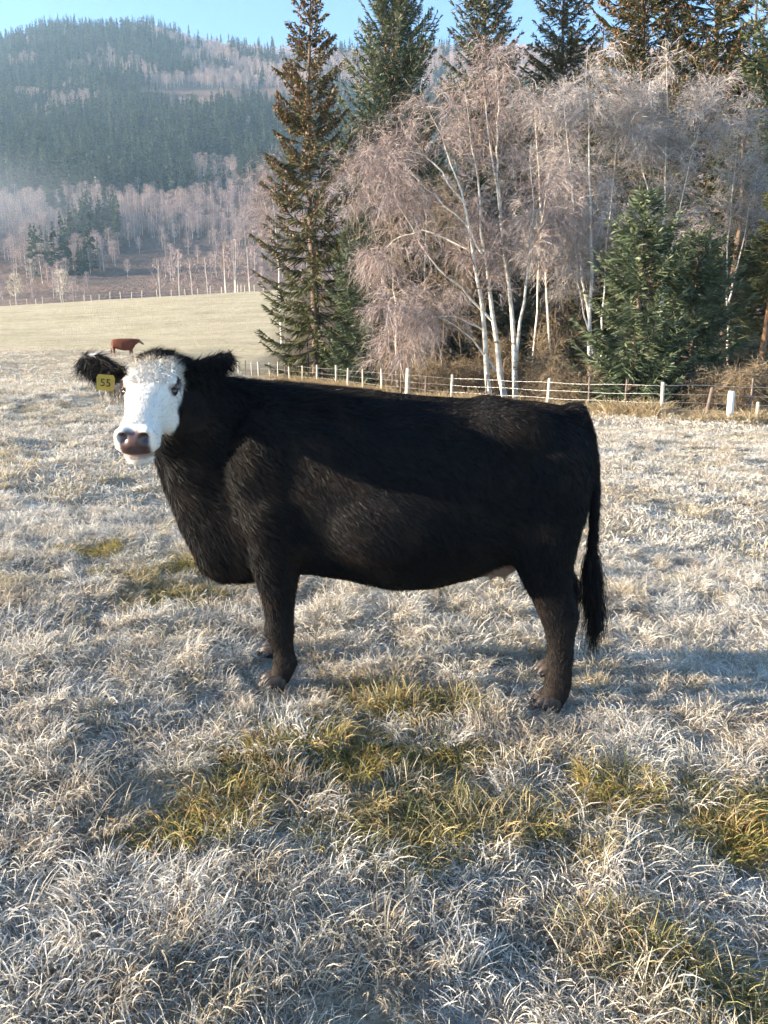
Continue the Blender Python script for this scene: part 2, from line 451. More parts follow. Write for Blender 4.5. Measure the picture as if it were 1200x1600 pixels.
# ------------------------------------------------------------------ scatter with geometry nodes (for stuff nobody could count)
def proto_collection(name, meshes):
    c = bpy.data.collections.new(name)
    for k, me in enumerate(meshes):
        o = bpy.data.objects.new('%s_%02d' % (name, k), me); c.objects.link(o)
    return c
def scatter(name, P, rotz, scl, idx, coll, label, cat=None, extra=None, tilt=None):
    me = bpy.data.meshes.new(name)
    me.vertices.add(len(P)); me.vertices.foreach_set('co', np.asarray(P, np.float32).ravel())
    rot = np.zeros((len(P), 3), np.float32); rot[:, 2] = rotz
    if tilt is not None: rot[:, :2] = tilt
    me.attributes.new('rot', 'FLOAT_VECTOR', 'POINT').data.foreach_set('vector', rot.ravel())
    me.attributes.new('scl', 'FLOAT', 'POINT').data.foreach_set('value', np.asarray(scl, np.float32))
    me.attributes.new('idx', 'INT', 'POINT').data.foreach_set('value', np.asarray(idx, np.int32))
    for k, v in (extra or {}).items():
        me.attributes.new(k, 'FLOAT', 'POINT').data.foreach_set('value', np.asarray(v, np.float32))
    o = add_obj(name, me)
    ng = bpy.data.node_groups.new(name + '_scatter', 'GeometryNodeTree')
    ng.interface.new_socket('Geometry', in_out='INPUT', socket_type='NodeSocketGeometry')
    ng.interface.new_socket('Geometry', in_out='OUTPUT', socket_type='NodeSocketGeometry')
    gi = ng.nodes.new('NodeGroupInput'); go = ng.nodes.new('NodeGroupOutput')
    ci = ng.nodes.new('GeometryNodeCollectionInfo'); ci.inputs['Collection'].default_value = coll
    ci.inputs['Separate Children'].default_value = True; ci.inputs['Reset Children'].default_value = True
    ip = ng.nodes.new('GeometryNodeInstanceOnPoints'); ip.inputs['Pick Instance'].default_value = True
    def na(nm, typ):
        n = ng.nodes.new('GeometryNodeInputNamedAttribute'); n.data_type = typ; n.inputs['Name'].default_value = nm
        return n.outputs[0]
    L = ng.links.new
    L(gi.outputs[0], ip.inputs['Points']); L(ci.outputs[0], ip.inputs['Instance'])
    L(na('idx', 'INT'), ip.inputs['Instance Index'])
    L(na('rot', 'FLOAT_VECTOR'), ip.inputs['Rotation']); L(na('scl', 'FLOAT'), ip.inputs['Scale'])
    L(ip.outputs[0], go.inputs[0])
    md = o.modifiers.new('scatter', 'NODES'); md.node_group = ng
    return tag(o, label, cat, kind='stuff')

# ------------------------------------------------------------------ the black cow
YC = 3.55
class Beast:
    def __init__(s): s.g = Geo()
    def ring_body(s, st, Y, n=32, p=2.3):
        rings = []
        for px, ty, by, w in st:
            a = at(px, ty, Y); b = at(px, by, Y); c = (a + b) / 2; h = np.linalg.norm(a - b) / 2
            rings.append(ring(c, np.array([0, 1., 0]), unit(a - b), w, h, n, p))
        s.g.add(*loft(rings))
    def limb(s, pts, U=(1, 0, 0), V=(0, 1, 0), n=20):
        s.g.add(*loft([ring(np.asarray(c), np.array(U, float), np.array(V, float), a, b, n, 2.1) for c, a, b in pts]))

def remeshed(g, voxel, name='tmp'):
    me = g.mesh(name); o = bpy.data.objects.new(name, me); COL.objects.link(o)
    md = o.modifiers.new('r', 'REMESH'); md.mode = 'VOXEL'; md.voxel_size = voxel
    dg = bpy.context.evaluated_depsgraph_get()
    ev = o.evaluated_get(dg); m2 = bpy.data.meshes.new_from_object(ev)
    V = np.empty(len(m2.vertices) * 3, np.float32); m2.vertices.foreach_get('co', V); V = V.reshape(-1, 3).astype(float)
    E = np.empty(len(m2.edges) * 2, np.int32); m2.edges.foreach_get('vertices', E); E = E.reshape(-1, 2)
    lt = np.empty(len(m2.polygons), np.int32); m2.polygons.foreach_get('loop_total', lt)
    lv = np.empty(len(m2.loops), np.int32); m2.loops.foreach_get('vertex_index', lv)
    assert (lt == 4).all(), 'quads expected'
    Q = lv.reshape(-1, 4)
    bpy.data.objects.remove(o); bpy.data.meshes.remove(me); bpy.data.meshes.remove(m2)
    return V, E, Q

def smooth_verts(V, E, it, lam):
    n = len(V); deg = np.bincount(E.ravel(), minlength=n)[:, None]
    lam = np.broadcast_to(np.asarray(lam, float), (n,))[:, None]
    for _ in range(it):
        acc = np.zeros_like(V)
        for k in range(3):
            acc[:, k] = np.bincount(E[:, 0], V[E[:, 1], k], n) + np.bincount(E[:, 1], V[E[:, 0], k], n)
        V = V + lam * (acc / deg - V)
    return V

def build_cow():
    B = Beast(); g = B.g
    # trunk: barrel, chest and rump
    B.ring_body([(300, 705, 845, .09), (316, 655, 888, .15), (345, 612, 908, .20), (385, 597, 908, .245), (430, 597, 897, .275), (480, 602, 892, .295),
                 (540, 608, 900, .325), (610, 615, 916, .35), (670, 621, 914, .36), (720, 624, 902, .345), (770, 626, 888, .315), (820, 627, 868, .285),
                 (860, 631, 850, .262), (888, 641, 830, .23), (906, 660, 800, .175), (918, 690, 765, .10)], YC)
    # neck
    st = [((470, 602), (392, 905), 3.55, .25), ((400, 595), (322, 897), 3.53, .215), ((350, 590), (288, 838), 3.47, .175), ((318, 574), (264, 775), 3.41, .145),
          ((292, 562), (250, 722), 3.35, .125), ((264, 555), (244, 690), 3.27, .11)]
    cs = [(at(*a, Y) + at(*b, Y)) / 2 for a, b, Y, w in st]
    rings = []
    for k, (a, b, Y, w) in enumerate(st):
        A, Bp = at(*a, Y), at(*b, Y); T = unit(cs[min(k + 1, 5)] - cs[max(k - 1, 0)]); up = unit(A - Bp)
        sd = unit(np.cross(T, up)); rings.append(ring(cs[k], sd, up, w, np.linalg.norm(A - Bp) / 2, 28, 2.2))
    g.add(*loft(rings))
    # muscle masses: shoulder blade, hip, thigh, brisket, udder, tail head
    for (px, py, Y, r, ang) in [(415, 720, 3.34, (.17, .09, .26), 12), (425, 800, 3.34, (.15, .10, .16), 0), (345, 860, 3.52, (.10, .12, .13), 0),
                                (800, 690, 3.36, (.20, .10, .16), 0), (858, 760, 3.37, (.17, .13, .24), -6), (620, 820, 3.27, (.30, .10, .19), 0),
                                (770, 640, 3.45, (.10, .10, .05), 0), (895, 645, 3.55, (.06, .07, .05), 0)]:
        c, s_ = math.cos(R(ang)), math.sin(R(ang)); rot = np.array([[c, 0, s_], [0, 1, 0], [-s_, 0, c]])
        p = at(px, py, Y); g.add(*ellipsoid(p, r, rot))
        q = p.copy(); q[1] = 2 * YC - q[1]
        if abs(Y - YC) > .05: g.add(*ellipsoid(q, r, rot))
    ud = at(775, 872, 3.50); g.add(*ellipsoid(ud, (.12, .11, .075)))
    for dx, dy in ((-.03, -.05), (.035, -.05), (-.03, .05), (.035, .05)):
        g.add(*ellipsoid(ud + np.array([dx, dy, -.075]), (.014, .014, .04)))
    # legs
    front = [((425, 790), .15, .10), ((430, 850), .125, .09), ((432, 885), .110, .075), ((434, 915), .090, .064), ((436, 942), .073, .055), ((437, 966), .064, .050),
             ((436, 985), .070, .054), ((439, 1000), .056, .046), ((443, 1018), .047, .038), ((446, 1036), .057, .042), ((441, 1052), .052, .044), ((436, 1062), .050, .044), ((433, 1070), .046, .042)]
    hind = [((848, 740), .21, .12), ((850, 800), .185, .13), ((849, 850), .150, .115), ((850, 885), .128, .09), ((856, 915), .110, .07), ((866, 940), .098, .058), ((872, 960), .096, .052),
            ((875, 980), .078, .048), ((876, 1005), .062, .044), ((875, 1040), .055, .042), ((872, 1066), .060, .048), ((867, 1086), .064, .050), ((862, 1098), .056, .046), ((860, 1106), .050, .042)]
    feet = []
    for st, dxf in ((front, -.055), (hind, .088)):
        near = [(at(*c, 3.36), a, b) for c, a, b in st]; B.limb(near)
        far = [(np.array([c[0] + dxf * min(1, k / 5) + .0, 2 * YC - c[1], c[2]]), a * .97, b) for k, (c, a, b) in enumerate(near)]; B.limb(far)
        feet += [near[-1], far[-1]]
    # tail
    tp = [((893, 640), .045), ((908, 655), .040), ((919, 682), .034), ((926, 720), .029), ((929, 770), .026), ((928, 820), .023), ((925, 860), .023), ((924, 890), .03), ((926, 925), .034), ((929, 955), .026), ((931, 980), .012)]
    rings = []
    P = [at(*p, 3.55) for p, r in tp]
    for k, (p, r) in enumerate(tp):
        T = unit(P[min(k + 1, len(P) - 1)] - P[max(k - 1, 0)]); U = np.array([0, 1., 0]); rings.append(ring(P[k], unit(np.cross(T, U)), U, r * (1.15 if k > 6 else 1), r, 14, 2))
    g.add(*loft(rings))
    # head: frame with s along the face, e sideways (towards image right), u out of the forehead
    A = at(248, 580, 3.21); Mz = at(209, 692, 2.82)
    ef = unit(Mz - A); es = unit(np.cross(np.array([0, 0, 1.]), -ef)); es = es if es[0] > 0 else -es
    eu = unit(np.cross(es, ef)); eu = eu if eu[1] < 0 else -eu
    es = unit(es + 0.02 * eu)
    L = float(np.linalg.norm(Mz - A))
    def hd(s, e, u): return A + ef * s * L / .49 + es * e + eu * u
    secs = [(-.04, .055, .02, .09), (-.015, .080, .055, .12), (.03, .094, .080, .145), (.09, .103, .092, .160), (.15, .104, .090, .165), (.20, .095, .086, .155), (.26, .080, .080, .135),
            (.32, .071, .073, .112), (.37, .069, .067, .096), (.41, .078, .062, .088), (.45, .083, .054, .085), (.478, .076, .040, .078), (.496, .050, .018, .060)]
    rings = [ring(hd(s, 0, -.02), es, eu, w, up, 30, 2.5 if s < .22 else 2.15, dn - .02) for s, w, up, dn in secs]
    g.add(*loft(rings))
    for sg in (-1, 1):
        g.add(*ellipsoid(hd(.138, sg * .086, .026), (.033, .033, .033)))          # brow over the eye
        g.add(*ellipsoid(hd(.20, sg * .062, -.085), (.035, .07, .075)))           # cheek
        g.add(*ellipsoid(hd(.455, sg * .042, .012), (.034, .032, .032)))          # nostril wing
    g.add(*ellipsoid(hd(.47, 0, -.085), (.055, .03, .03)))                        # chin
    g.add(*ellipsoid(hd(-.02, 0, .045), (.075, .05, .04)))                        # poll
    # ears
    def ear(path, widths, nrm):
        rings = []; P = [np.asarray(p) for p in path]
        for k, w in enumerate(widths):
            T = unit(P[min(k + 1, len(P) - 1)] - P[max(k - 1, 0)]); U = unit(np.cross(T, nrm)); Nn = unit(np.cross(U, T))
            th = np.linspace(0, 2 * np.pi, 18, endpoint=False)
            cup = -0.35 * w * (1 - np.cos(th) ** 2 * 2) * 0
            rings.append(P[k] + np.outer(np.cos(th) * w, U) + np.outer(np.sin(th) * .016 + .30 * w * (np.abs(np.cos(th)) ** 2) * -1, Nn))
        g.add(*loft(rings)); return P
    el = ear([at(212, 594, 3.20), at(192, 592, 3.20), at(172, 584, 3.21), at(154, 574, 3.22), at(139, 569, 3.24), at(126, 568, 3.26)], [.032, .042, .058, .064, .050, .024], np.array([.15, 1., .1]))
    er = ear([at(282, 578, 3.24), at(300, 580, 3.25), at(318, 578, 3.27), at(336, 572, 3.29), at(351, 564, 3.31), at(362, 556, 3.33)], [.036, .046, .054, .052, .040, .020], np.array([.1, 1., .25]))

    V, E, Q = remeshed(g, 0.0085)
    # soften the joins: more on the trunk, little on the head, ears, feet and tail
    hs = (V - A) @ ef * .49 / L; he = (V - A) @ es; hu = (V - A) @ eu
    headness = sstep(-.02, .05, hs) * (1 - sstep(.14, .19, np.abs(he))) * (1 - sstep(.2, .3, np.abs(hu + .04)))
    earness = np.clip(sstep(.10, .14, -he) * (V[:, 0] < -.95) * (V[:, 2] > 1.3), 0, 1) + ((V[:, 0] > -.86) & (V[:, 0] < -.55) & (V[:, 2] > 1.43)) * 1.0
    earness = np.clip(earness, 0, 1)
    gl = ground(V[:, 0], V[:, 1], False)
    foot = 1 - sstep(.2, .5, V[:, 2] - gl)
    lam = .5 * (1 - .0 * headness); V = smooth_verts(V, E, 4, .5)
    trunk = np.clip(1 - headness - earness - foot, 0, 1) * (V[:, 0] < .86)
    V = smooth_verts(V, E, 40, .5 * trunk)
    V = smooth_verts(V, E, 3, .4)
    hs = (V - A) @ ef * .49 / L; he = (V - A) @ es; hu = (V - A) @ eu
    inh = (hs > -.06) & (np.abs(he) < .17) & (np.abs(hu) < .25) & (V[:, 2] > 1.05)
    def dent(V, c, r, d, dirn):
        w = np.exp(-(np.linalg.norm((V - c) / r, axis=1)) ** 2 * 1.5)
        return V + w[:, None] * dirn * d
    for sg in (-1, 1):
        V = dent(V, hd(.484, sg * .040, .012), np.array([.018, .018, .020]), .030, -ef)      # nostrils
        V = dent(V, hd(.168, sg * .102, .014), np.array([.026, .026, .020]), .014, -es * sg)  # eye sockets
    V = V - ef * (np.exp(-((hu + .062) / .007) ** 2) * (hs > .44) * inh * .010)[:, None]       # mouth line
    # normals
    tri = np.concatenate([Q[:, :3], Q[:, [0, 2, 3]]])
    fn = np.cross(V[tri[:, 1]] - V[tri[:, 0]], V[tri[:, 2]] - V[tri[:, 0]])
    Nv = np.zeros_like(V)
    for k in range(3): np.add.at(Nv, tri[:, k], fn)
    Nv = unit(Nv)
    # coat colours
    n1 = fbm(V[:, 0] * 9 + V[:, 1] * 5, V[:, 2] * 9, 5)
    black = np.array([.0085, .0078, .0082]); brown = np.array([.024, .017, .013])
    col = black + (brown - black) * sstep(.5, .75, n1)[:, None] * .6
    low = 1 - sstep(.08, .50, V[:, 2] - gl)
    col = col + low[:, None] * (np.array([.026, .019, .015]) - col) * .6
    jag = (fbm(he * 40 + 9, hs * 40 + 7, 8) - .5)
    wmask = sstep(.002, .03, hs + jag * .05) * sstep(-.135, -.10, hu + jag * .05 + np.clip((hs - .24) * .8, 0, .1)) * inh * (np.abs(he) < np.interp(hs, [.06, .13, .21, .30], [.12, .104, .098, .125]) + jag * .03)
    wmask = wmask * np.where(hs < .20, sstep(-.07, -.03, hu + jag * .03), 1)
    white = np.array([.74, .67, .58])
    curl = fbm(he * 55, hs * 55, 12)
    wcol = white * (1 - .35 * (sstep(.0, .03, hs) * (1 - sstep(.05, .13, hs)) * sstep(.45, .6, curl))[:, None])
    wcol = wcol * (1 - np.array([.05, .12, .22]) * (1 - sstep(.04, .12, hs))[:, None] * .8)
    col = col + (wcol - col) * wmask[:, None]
    nose = sstep(.446, .458, hs + jag * .02) * (1 - sstep(.050, .060, np.abs(he) + jag * .02)) * sstep(-.056, -.048, hu) * (1 - sstep(.030, .040, hu + jag * .02)) * inh
    nosec = np.array([.070, .040, .034]) * (1 - .55 * sstep(.0, .04, he))[:, None] + np.array([.03, .012, .012]); nosec = nosec * (.55 + .9 * fbm(he * 60, hu * 60, 17))[:, None]  # nose pad: lit left half and shaded right half painted into the colour
    col = col + (nosec - col) * nose[:, None]
    for sg in (-1, 1):
        d = np.linalg.norm((V - hd(.486, sg * .040, .012)) / .015, axis=1); k = 1 - sstep(.7, 1.3, d)
        col = col + (np.array([.02, .010, .009]) - col) * k[:, None]  # nostril holes: the shade inside them painted in as dark colour
        d = np.linalg.norm((V - hd(.178, sg * .090, .022)) / .026, axis=1); k = (1 - sstep(.7, 1.15, d)) * .75
        col = col + (np.array([.22, .11, .075]) - col) * k[:, None]
    lip = np.exp(-((hu + .066) / .010) ** 2) * (hs > .43) * (np.abs(he) < .07) * inh
    col = col + (np.array([.20, .075, .06]) - col) * np.clip(lip, 0, 1)[:, None] * .8
    for (s_, e_) in ((.05, -.02), (.105, -.01), (.085, .055)):
        d = np.hypot((hs - s_) / .016, (he - e_) / .012); col = col + (np.array([.52, .36, .18]) - col) * ((1 - sstep(.4, 1.2, d)) * inh * .6 * wmask)[:, None]
    udm = (1 - sstep(.8, 1.25, np.linalg.norm((V - (ud + np.array([0, 0, -.03]))) / np.array([.125, .125, .085]), axis=1))) * (V[:, 2] < ud[2] + .03)
    col = col + (np.array([.40, .27, .20]) - col) * udm[:, None]
    wt = np.linalg.norm((V - at(147, 551, 3.23)) / np.array([.022, .06, .014]), axis=1)
    col = col + (np.array([.7, .68, .64]) - col) * (1 - sstep(.6, 1.1, wt))[:, None]
    wet = np.clip(nose + lip * .6, 0, 1)
    root_loc = np.array([0.15, YC, gz(.15, YC)])
    cow = empty('cow', root_loc, 'black cow with white face and yellow ear tag standing broadside on frosted grass', 'cow')
    body = add_obj('body', make_mesh('cow_body', V - root_loc, [Q], {'coat': col, 'wet': wet}, [M_COAT], smooth=True), cow)
    # hair
    rg = np.random.default_rng(11)
    ar = np.linalg.norm(fn, axis=1); ar = ar / ar.sum()
    NH = 300000
    ti = rg.choice(len(tri), NH, p=ar); a = rg.random(NH); b = rg.random(NH); fl = a + b > 1; a[fl], b[fl] = 1 - a[fl], 1 - b[fl]
    w3 = np.stack([1 - a - b, a, b], 1)
    P = (V[tri[ti]] * w3[..., None]).sum(1); Nn = unit((Nv[tri[ti]] * w3[..., None]).sum(1)); C = (col[tri[ti]] * w3[..., None]).sum(1)
    hs = (P - A) @ ef * .49 / L; he = (P - A) @ es; hu = (P - A) @ eu
    inh = (hs > -.03) & (np.abs(he) < .15) & (np.abs(hu + .04) < .2) & (P[:, 2] > 1.05)
    gl = ground(P[:, 0], P[:, 1], False); hgt = P[:, 2] - gl; hgt = hgt + np.where(hgt > .2, rg.normal(size=NH) * .07, 0)
    flow = np.tile(np.array([.8, 0, -.75]), (NH, 1))
    flow[P[:, 0] > .6] = np.array([.45, 0, -1.0])
    flow[hgt < .5] = np.array([.1, 0, -1.])
    flow[inh] = -ef
    swirl = np.stack([fbm(P[:, 0] * 7, P[:, 2] * 7, 51) - .5, fbm(P[:, 1] * 7, P[:, 2] * 7 + 5, 52) - .5, fbm(P[:, 0] * 7 + 9, P[:, 2] * 7, 53) - .5], 1)
    flow = unit(flow) + swirl * 1.0 + rg.normal(size=(NH, 3)) * .20
    tang = flow - Nn * (flow * Nn).sum(1, keepdims=True)
    ln = np.full(NH, .034)
    ln[hgt < .55] = .020; ln[hgt < .12] = .012
    front = (P[:, 0] < -.45) & (hgt < 1.05) & (hgt > .4); ln[front] = .05
    ridge = (Nn[:, 2] > .6) & (P[:, 0] < -.05) & ~inh; ln[ridge] = .055
    ln[inh] = .017; pol = inh & (hs < .10) & (hu > -.02); ln[pol] = .022
    earm = ((P[:, 0] < -.98) & (P[:, 2] > 1.38) & (np.abs(he) > .13)) | ((P[:, 0] > -.84) & (P[:, 0] < -.58) & (P[:, 2] > 1.44)); ln[earm] = .045
    tails = (P[:, 0] > .885) & (hgt < .72); ln[tails] = .10
    nos = inh & (hs > .435) & (np.abs(he) < .066) & (hu > -.07) & (hu < .045); 
    lift = np.full(NH, .28); lift[inh] = .25; lift[earm] = .5; lift[pol] = .9; lift[hgt < .5] = .25; lift[tails] = .15
    D = unit(unit(tang) + Nn * (lift * rg.uniform(.5, 1.4, NH))[:, None])
    ln = ln * rg.uniform(.55, 1.25, NH) * np.where(nos, 0.05, 1)
    tip = P + D * ln[:, None]
    side = unit(np.cross(D, rg.normal(size=(NH, 3)))); wd = np.where(inh, .0010, .0010)[:, None]
    HV = np.stack([P - Nn * .002 - side * wd, P - Nn * .002 + side * wd, tip], 1).reshape(-1, 3) - root_loc
    C = C * np.where(inh[:, None], rg.uniform(.62, 1.2, (NH, 1)), rg.uniform(.8, 1.2, (NH, 1))); C = np.clip(C, 0, .85)
    hair = add_obj('coat_hair', make_mesh('cow_coat_hair', HV, [np.arange(NH * 3).reshape(-1, 3)], {'coat': np.repeat(C, 3, 0)}, [M_HAIR]), cow)
    hair['label'] = 'shaggy winter hair of the coat'
    # long hair: tail switch, ear fringes, poll curls
    def strands(name, roots, dirs, lens, w, colr, droop, label=None, K=5, curl=0.0):
        n = len(roots); t = np.linspace(0, 1, K)[None, :, None]
        Pp = roots[:, None] + dirs[:, None] * lens[:, None, None] * t + np.array([0, 0, -1.]) * droop * lens[:, None, None] * t ** 2
        if curl: 
            ph = rg.uniform(0, 6.28, (n, 1, 1)); ax = unit(rg.normal(size=(n, 1, 3)))
            Pp = Pp + ax * np.sin(ph + t * 7) * curl * t
        Wd = w * (1 - .85 * np.linspace(0, 1, K))[None].repeat(n, 0)
        Vv, Ff = ribbons(Pp, Wd)
        cc = np.repeat(np.clip(np.asarray(colr) * rg.uniform(.6, 1.5, (n, 1)), 0, .85), K * 2, 0)
        o = add_obj(name, make_mesh(name, Vv - root_loc, Ff, {'coat': cc}, [M_HAIR]), cow)
        if label: o['label'] = label
    n = 1400
    k = rg.random(n); pr = np.array([np.interp(k, [0, .35, .7, 1], [p[i] for p in (at(925, 862, 3.55), at(923, 895, 3.55), at(928, 930, 3.55), at(930, 960, 3.55))]) for i in range(3)]).T
    ox = rg.normal(size=(n, 3)) * np.array([.018, .016, .01]); dr = unit(np.array([.05, 0, -1.]) + ox * np.array([3.0, 3, 0]) + rg.normal(size=(n, 3)) * .05)
    strands('tail_switch', pr + ox, dr, rg.uniform(.10, .20, n), .0016, (.013, .011, .011), .1, 'long black hair at the end of the tail', curl=.012)
    ti_ = at(930, 960, 3.55); nn = 120
    strands('tail_switch', ti_ + rg.normal(size=(nn, 3)) * .010, unit(np.array([-.05, 0, -1.]) + rg.normal(size=(nn, 3)) * .06), rg.uniform(.14, .22, nn), .0016, (.013, .011, .011), .05, 'wispy tip of the tail', curl=.012)
    for pts, dirn, cnt in ((el, np.array([-.55, -.25, -.75]), 900), (er, np.array([.5, -.25, -.55]), 600)):
        pa = np.array(pts); k = rg.uniform(.5, 5, cnt); i0 = np.floor(k).astype(int).clip(0, 4); f = (k - i0)[:, None]
        rr = pa[i0] * (1 - f) + pa[i0 + 1] * f + np.stack([np.zeros(cnt), rg.normal(size=cnt) * .012 - .008, rg.uniform(-.055, .045, cnt) * np.interp(k, [0, 2.5, 5], [.7, 1, .4])], 1)
        strands('ear_fringe', rr, unit(dirn + rg.normal(size=(cnt, 3)) * .45), rg.uniform(.03, .065, cnt), .0012, (.012, .011, .011), .25, 'hairy fringe of the ear', 4, .004)
    pw = at(172, 606, 3.17); nn = 120
    strands('ear_fringe', pw + rg.normal(size=(nn, 3)) * np.array([.02, .01, .01]), unit(np.array([.15, -.1, -1.]) + rg.normal(size=(nn, 3)) * .2), rg.uniform(.03, .06, nn), .0012, (.35, .33, .30), .2, 'pale wisps hanging below the ear', 4, .004)
    nn = 3000; sB = -.05 + .23 * rg.random(nn) ** 1.7; eB = np.clip(rg.normal(size=nn) * .042, -.08, .08) * np.interp(sB, [-.05, .05], [.8, 1])
    pc = np.array([hd(s_, e_, float(np.interp(s_, [-.05, 0, .04, .11, .18], [.05, .064, .068, .068, .062]))) for s_, e_ in zip(sB, eB)])
    cc = np.where((sB + rg.normal(size=nn) * .02 > .05)[:, None], np.array([.70, .66, .60]), np.where((sB + rg.normal(size=nn) * .008 > .008)[:, None], np.array([.60, .50, .38]), np.array([.016, .014, .013])))
    strands('poll_curls', pc, unit(eu * .35 + ef * .6 + np.array([0, 0, .2]) + rg.normal(size=(nn, 3)) * .6), rg.uniform(.015, .04, nn), .0013, cc, .45, 'curly hair on top of the head', 5, .012)
    # eyes
    m_eye = mat_plain('eye', (.018, .010, .008), .12, (.010, .006, .005), 10, .7)
    for sg in (-1, 1):
        ev, ef_ = ellipsoid(hd(.170, sg * .0865, .012) - root_loc, (.020, .020, .019)); add_obj('eye', make_mesh('cow_eye', ev, ef_, None, [m_eye], smooth=True), cow)
        lash = hd(.158, sg * .107, .030); nn = 60
        strands('eyelashes', lash + rg.normal(size=(nn, 3)) * .008, unit(es * sg * .8 + eu * .5 - np.array([0, 0, .4]) + rg.normal(size=(nn, 3)) * .2), np.full(nn, .025), .0008, (.25, .22, .2), .3, None, 3)
    # hooves: two claws each
    m_hoof = mat_plain('hoof_horn', (.055, .038, .028), .45, (.022, .016, .012), 30, .4)
    for c, a, b in feet:
        gg = Geo(); zb = gz(c[0], c[1]) - .005
        for sg in (-1, 1):
            rr = []
            for z, k, dx in ((0, 1.08, -.034), (.03, 1.0, -.024), (.06, .86, -.012), (.078, .6, -.004)):
                rr.append(ring(np.array([c[0] + dx, c[1] + sg * .029, zb + z]), np.array([1., 0, 0]), np.array([0, 1., 0]), .068 * k, .028 * k, 16, 2.3))
            gg.add(*loft(rr))
        me = gg.mesh('cow_hoof', [m_hoof], True); o = add_obj('hoof', me, cow); o.data.transform(Matrix.Translation(Vector(-root_loc)))
    # ear tag with its number
    m_tag = mat_plain('yellow_tag', (.40, .28, .03), .45, (.31, .21, .02), 12, .4); m_ink = mat_plain('tag_ink', (.02, .018, .015), .6)
    tc = at(165, 598, 3.115); tz = math.radians(6)
    gg = Geo(); w, h, d = .034, .031, .0018
    outl = np.array([(-w * .8, h), (w * .8, h), (w, h * .6), (w * .92, -h), (-w * .92, -h), (-w, h * .6)])
    top = np.concatenate([np.c_[outl[:, 0], np.full(6, -d), outl[:, 1]], np.c_[outl[:, 0], np.full(6, d), outl[:, 1]]])
    jj = np.arange(6)
    gg.add(top, [jj[None], (jj[::-1] + 6)[None], np.stack([jj, jj + 6, (jj + 1) % 6 + 6, (jj + 1) % 6], 1)])
    tg = add_obj('ear_tag', gg.mesh('ear_tag', [m_tag]), cow, Vector(tc - root_loc)); tg.rotation_euler = (R(-8), tz, R(16))
    tg['label'] = 'yellow plastic ear tag reading 55'
    cu = bpy.data.curves.new('tag_number', 'FONT'); cu.body = '55'; cu.size = .042; cu.align_x = 'CENTER'; cu.align_y = 'CENTER'; cu.extrude = .0006
    to = bpy.data.objects.new('tmp', cu); COL.objects.link(to)
    me = bpy.data.meshes.new_from_object(to.evaluated_get(bpy.context.evaluated_depsgraph_get())); bpy.data.objects.remove(to)
    me.transform(Matrix.Translation((0, -.0030, -.002)) @ Matrix.Rotation(R(90), 4, 'X')); me.materials.clear(); me.materials.append(m_ink)
    add_obj('number', me, tg)
build_cow()

def build_red_cow():
    g = Geo(); X, Y_, Z = np.eye(3)
    st = [(-.78, .95, .12, .10), (-.70, .92, .26, .20), (-.45, .88, .34, .26), (-.1, .84, .40, .31), (.25, .84, .41, .30), (.55, .88, .37, .25), (.72, .94, .24, .16)]
    g.add(*loft([ring(np.array([x, 0, z]), Y_, Z, w, h, 20) for x, z, h, w in st]))
    nk = [((.55, 0, .98), .27, .17), ((.78, 0, 1.04), .20, .12), ((.95, 0, 1.10), .14, .09)]
    g.add(*loft([ring(np.array(c), Y_, unit(np.array([-.3, 0, 1.])), w, h, 18) for c, h, w in nk]))
    hd_ = [((.90, 0, 1.14), .12, .10), ((1.02, 0, 1.08), .11, .10), ((1.15, 0, .98), .085, .075), ((1.27, 0, .88), .07, .07), ((1.32, 0, .84), .045, .05)]
    g.add(*loft([ring(np.array(c), Y_, unit(np.array([.6, 0, .8])), w, h, 16) for c, h, w in hd_]))
    for x, xb in ((.45, .0), (-.62, -.04)):
        for s in (-1, 1):
            off = .10 * s * (1 if x > 0 else -1)
            g.add(*loft([ring(np.array([x + dx + off * .8 * (1 - z / .7), s * .14, z]), X, Y_, a, b, 12) for z, a, b, dx in
                         ((.75, .14, .09, 0), (.55, .09, .07, xb), (.40, .065, .055, xb * 1.2), (.25, .05, .045, xb), (.08, .05, .045, xb * .6), (.0, .06, .05, xb * .4))]))
    for s in (-1, 1): g.add(*ellipsoid((.93, s * .17, 1.18), (.03, .09, .045)))
    g.add(*loft([ring(np.array([x, 0, z]), X, Y_, r, r, 10) for x, z, r in ((-.78, 1.1, .04), (-.83, .9, .03), (-.85, .6, .03), (-.84, .35, .05), (-.84, .25, .02))]))
    V, E, Q = remeshed(g, .03); V = smooth_verts(V, E, 4, .5)
    red = np.array([.14, .042, .022]); col = np.tile(red, (len(V), 1)) * (0.8 + .4 * fbm(V[:, 0] * 4, V[:, 2] * 4, 3))[:, None]
    hw = sstep(1.0, 1.1, V[:, 0]) * .3 + (1 - sstep(.2, .34, V[:, 2])) * .8; col = col + (np.array([.5, .42, .36]) - col) * np.clip(hw, 0, 1)[:, None] * .75
    p = at(195, 563, 44.0); z = gz(p[0], 44.0)
    root = empty('cow', (p[0], 44.0, z), 'small red-brown cow standing side-on in the far pasture', 'cow'); root.scale = (.80, .80, .80); root.rotation_euler.z = R(8)
    add_obj('body', make_mesh('red_cow_body', V, [Q], {'coat': col}, [M_COAT], smooth=True), root)
build_red_cow()

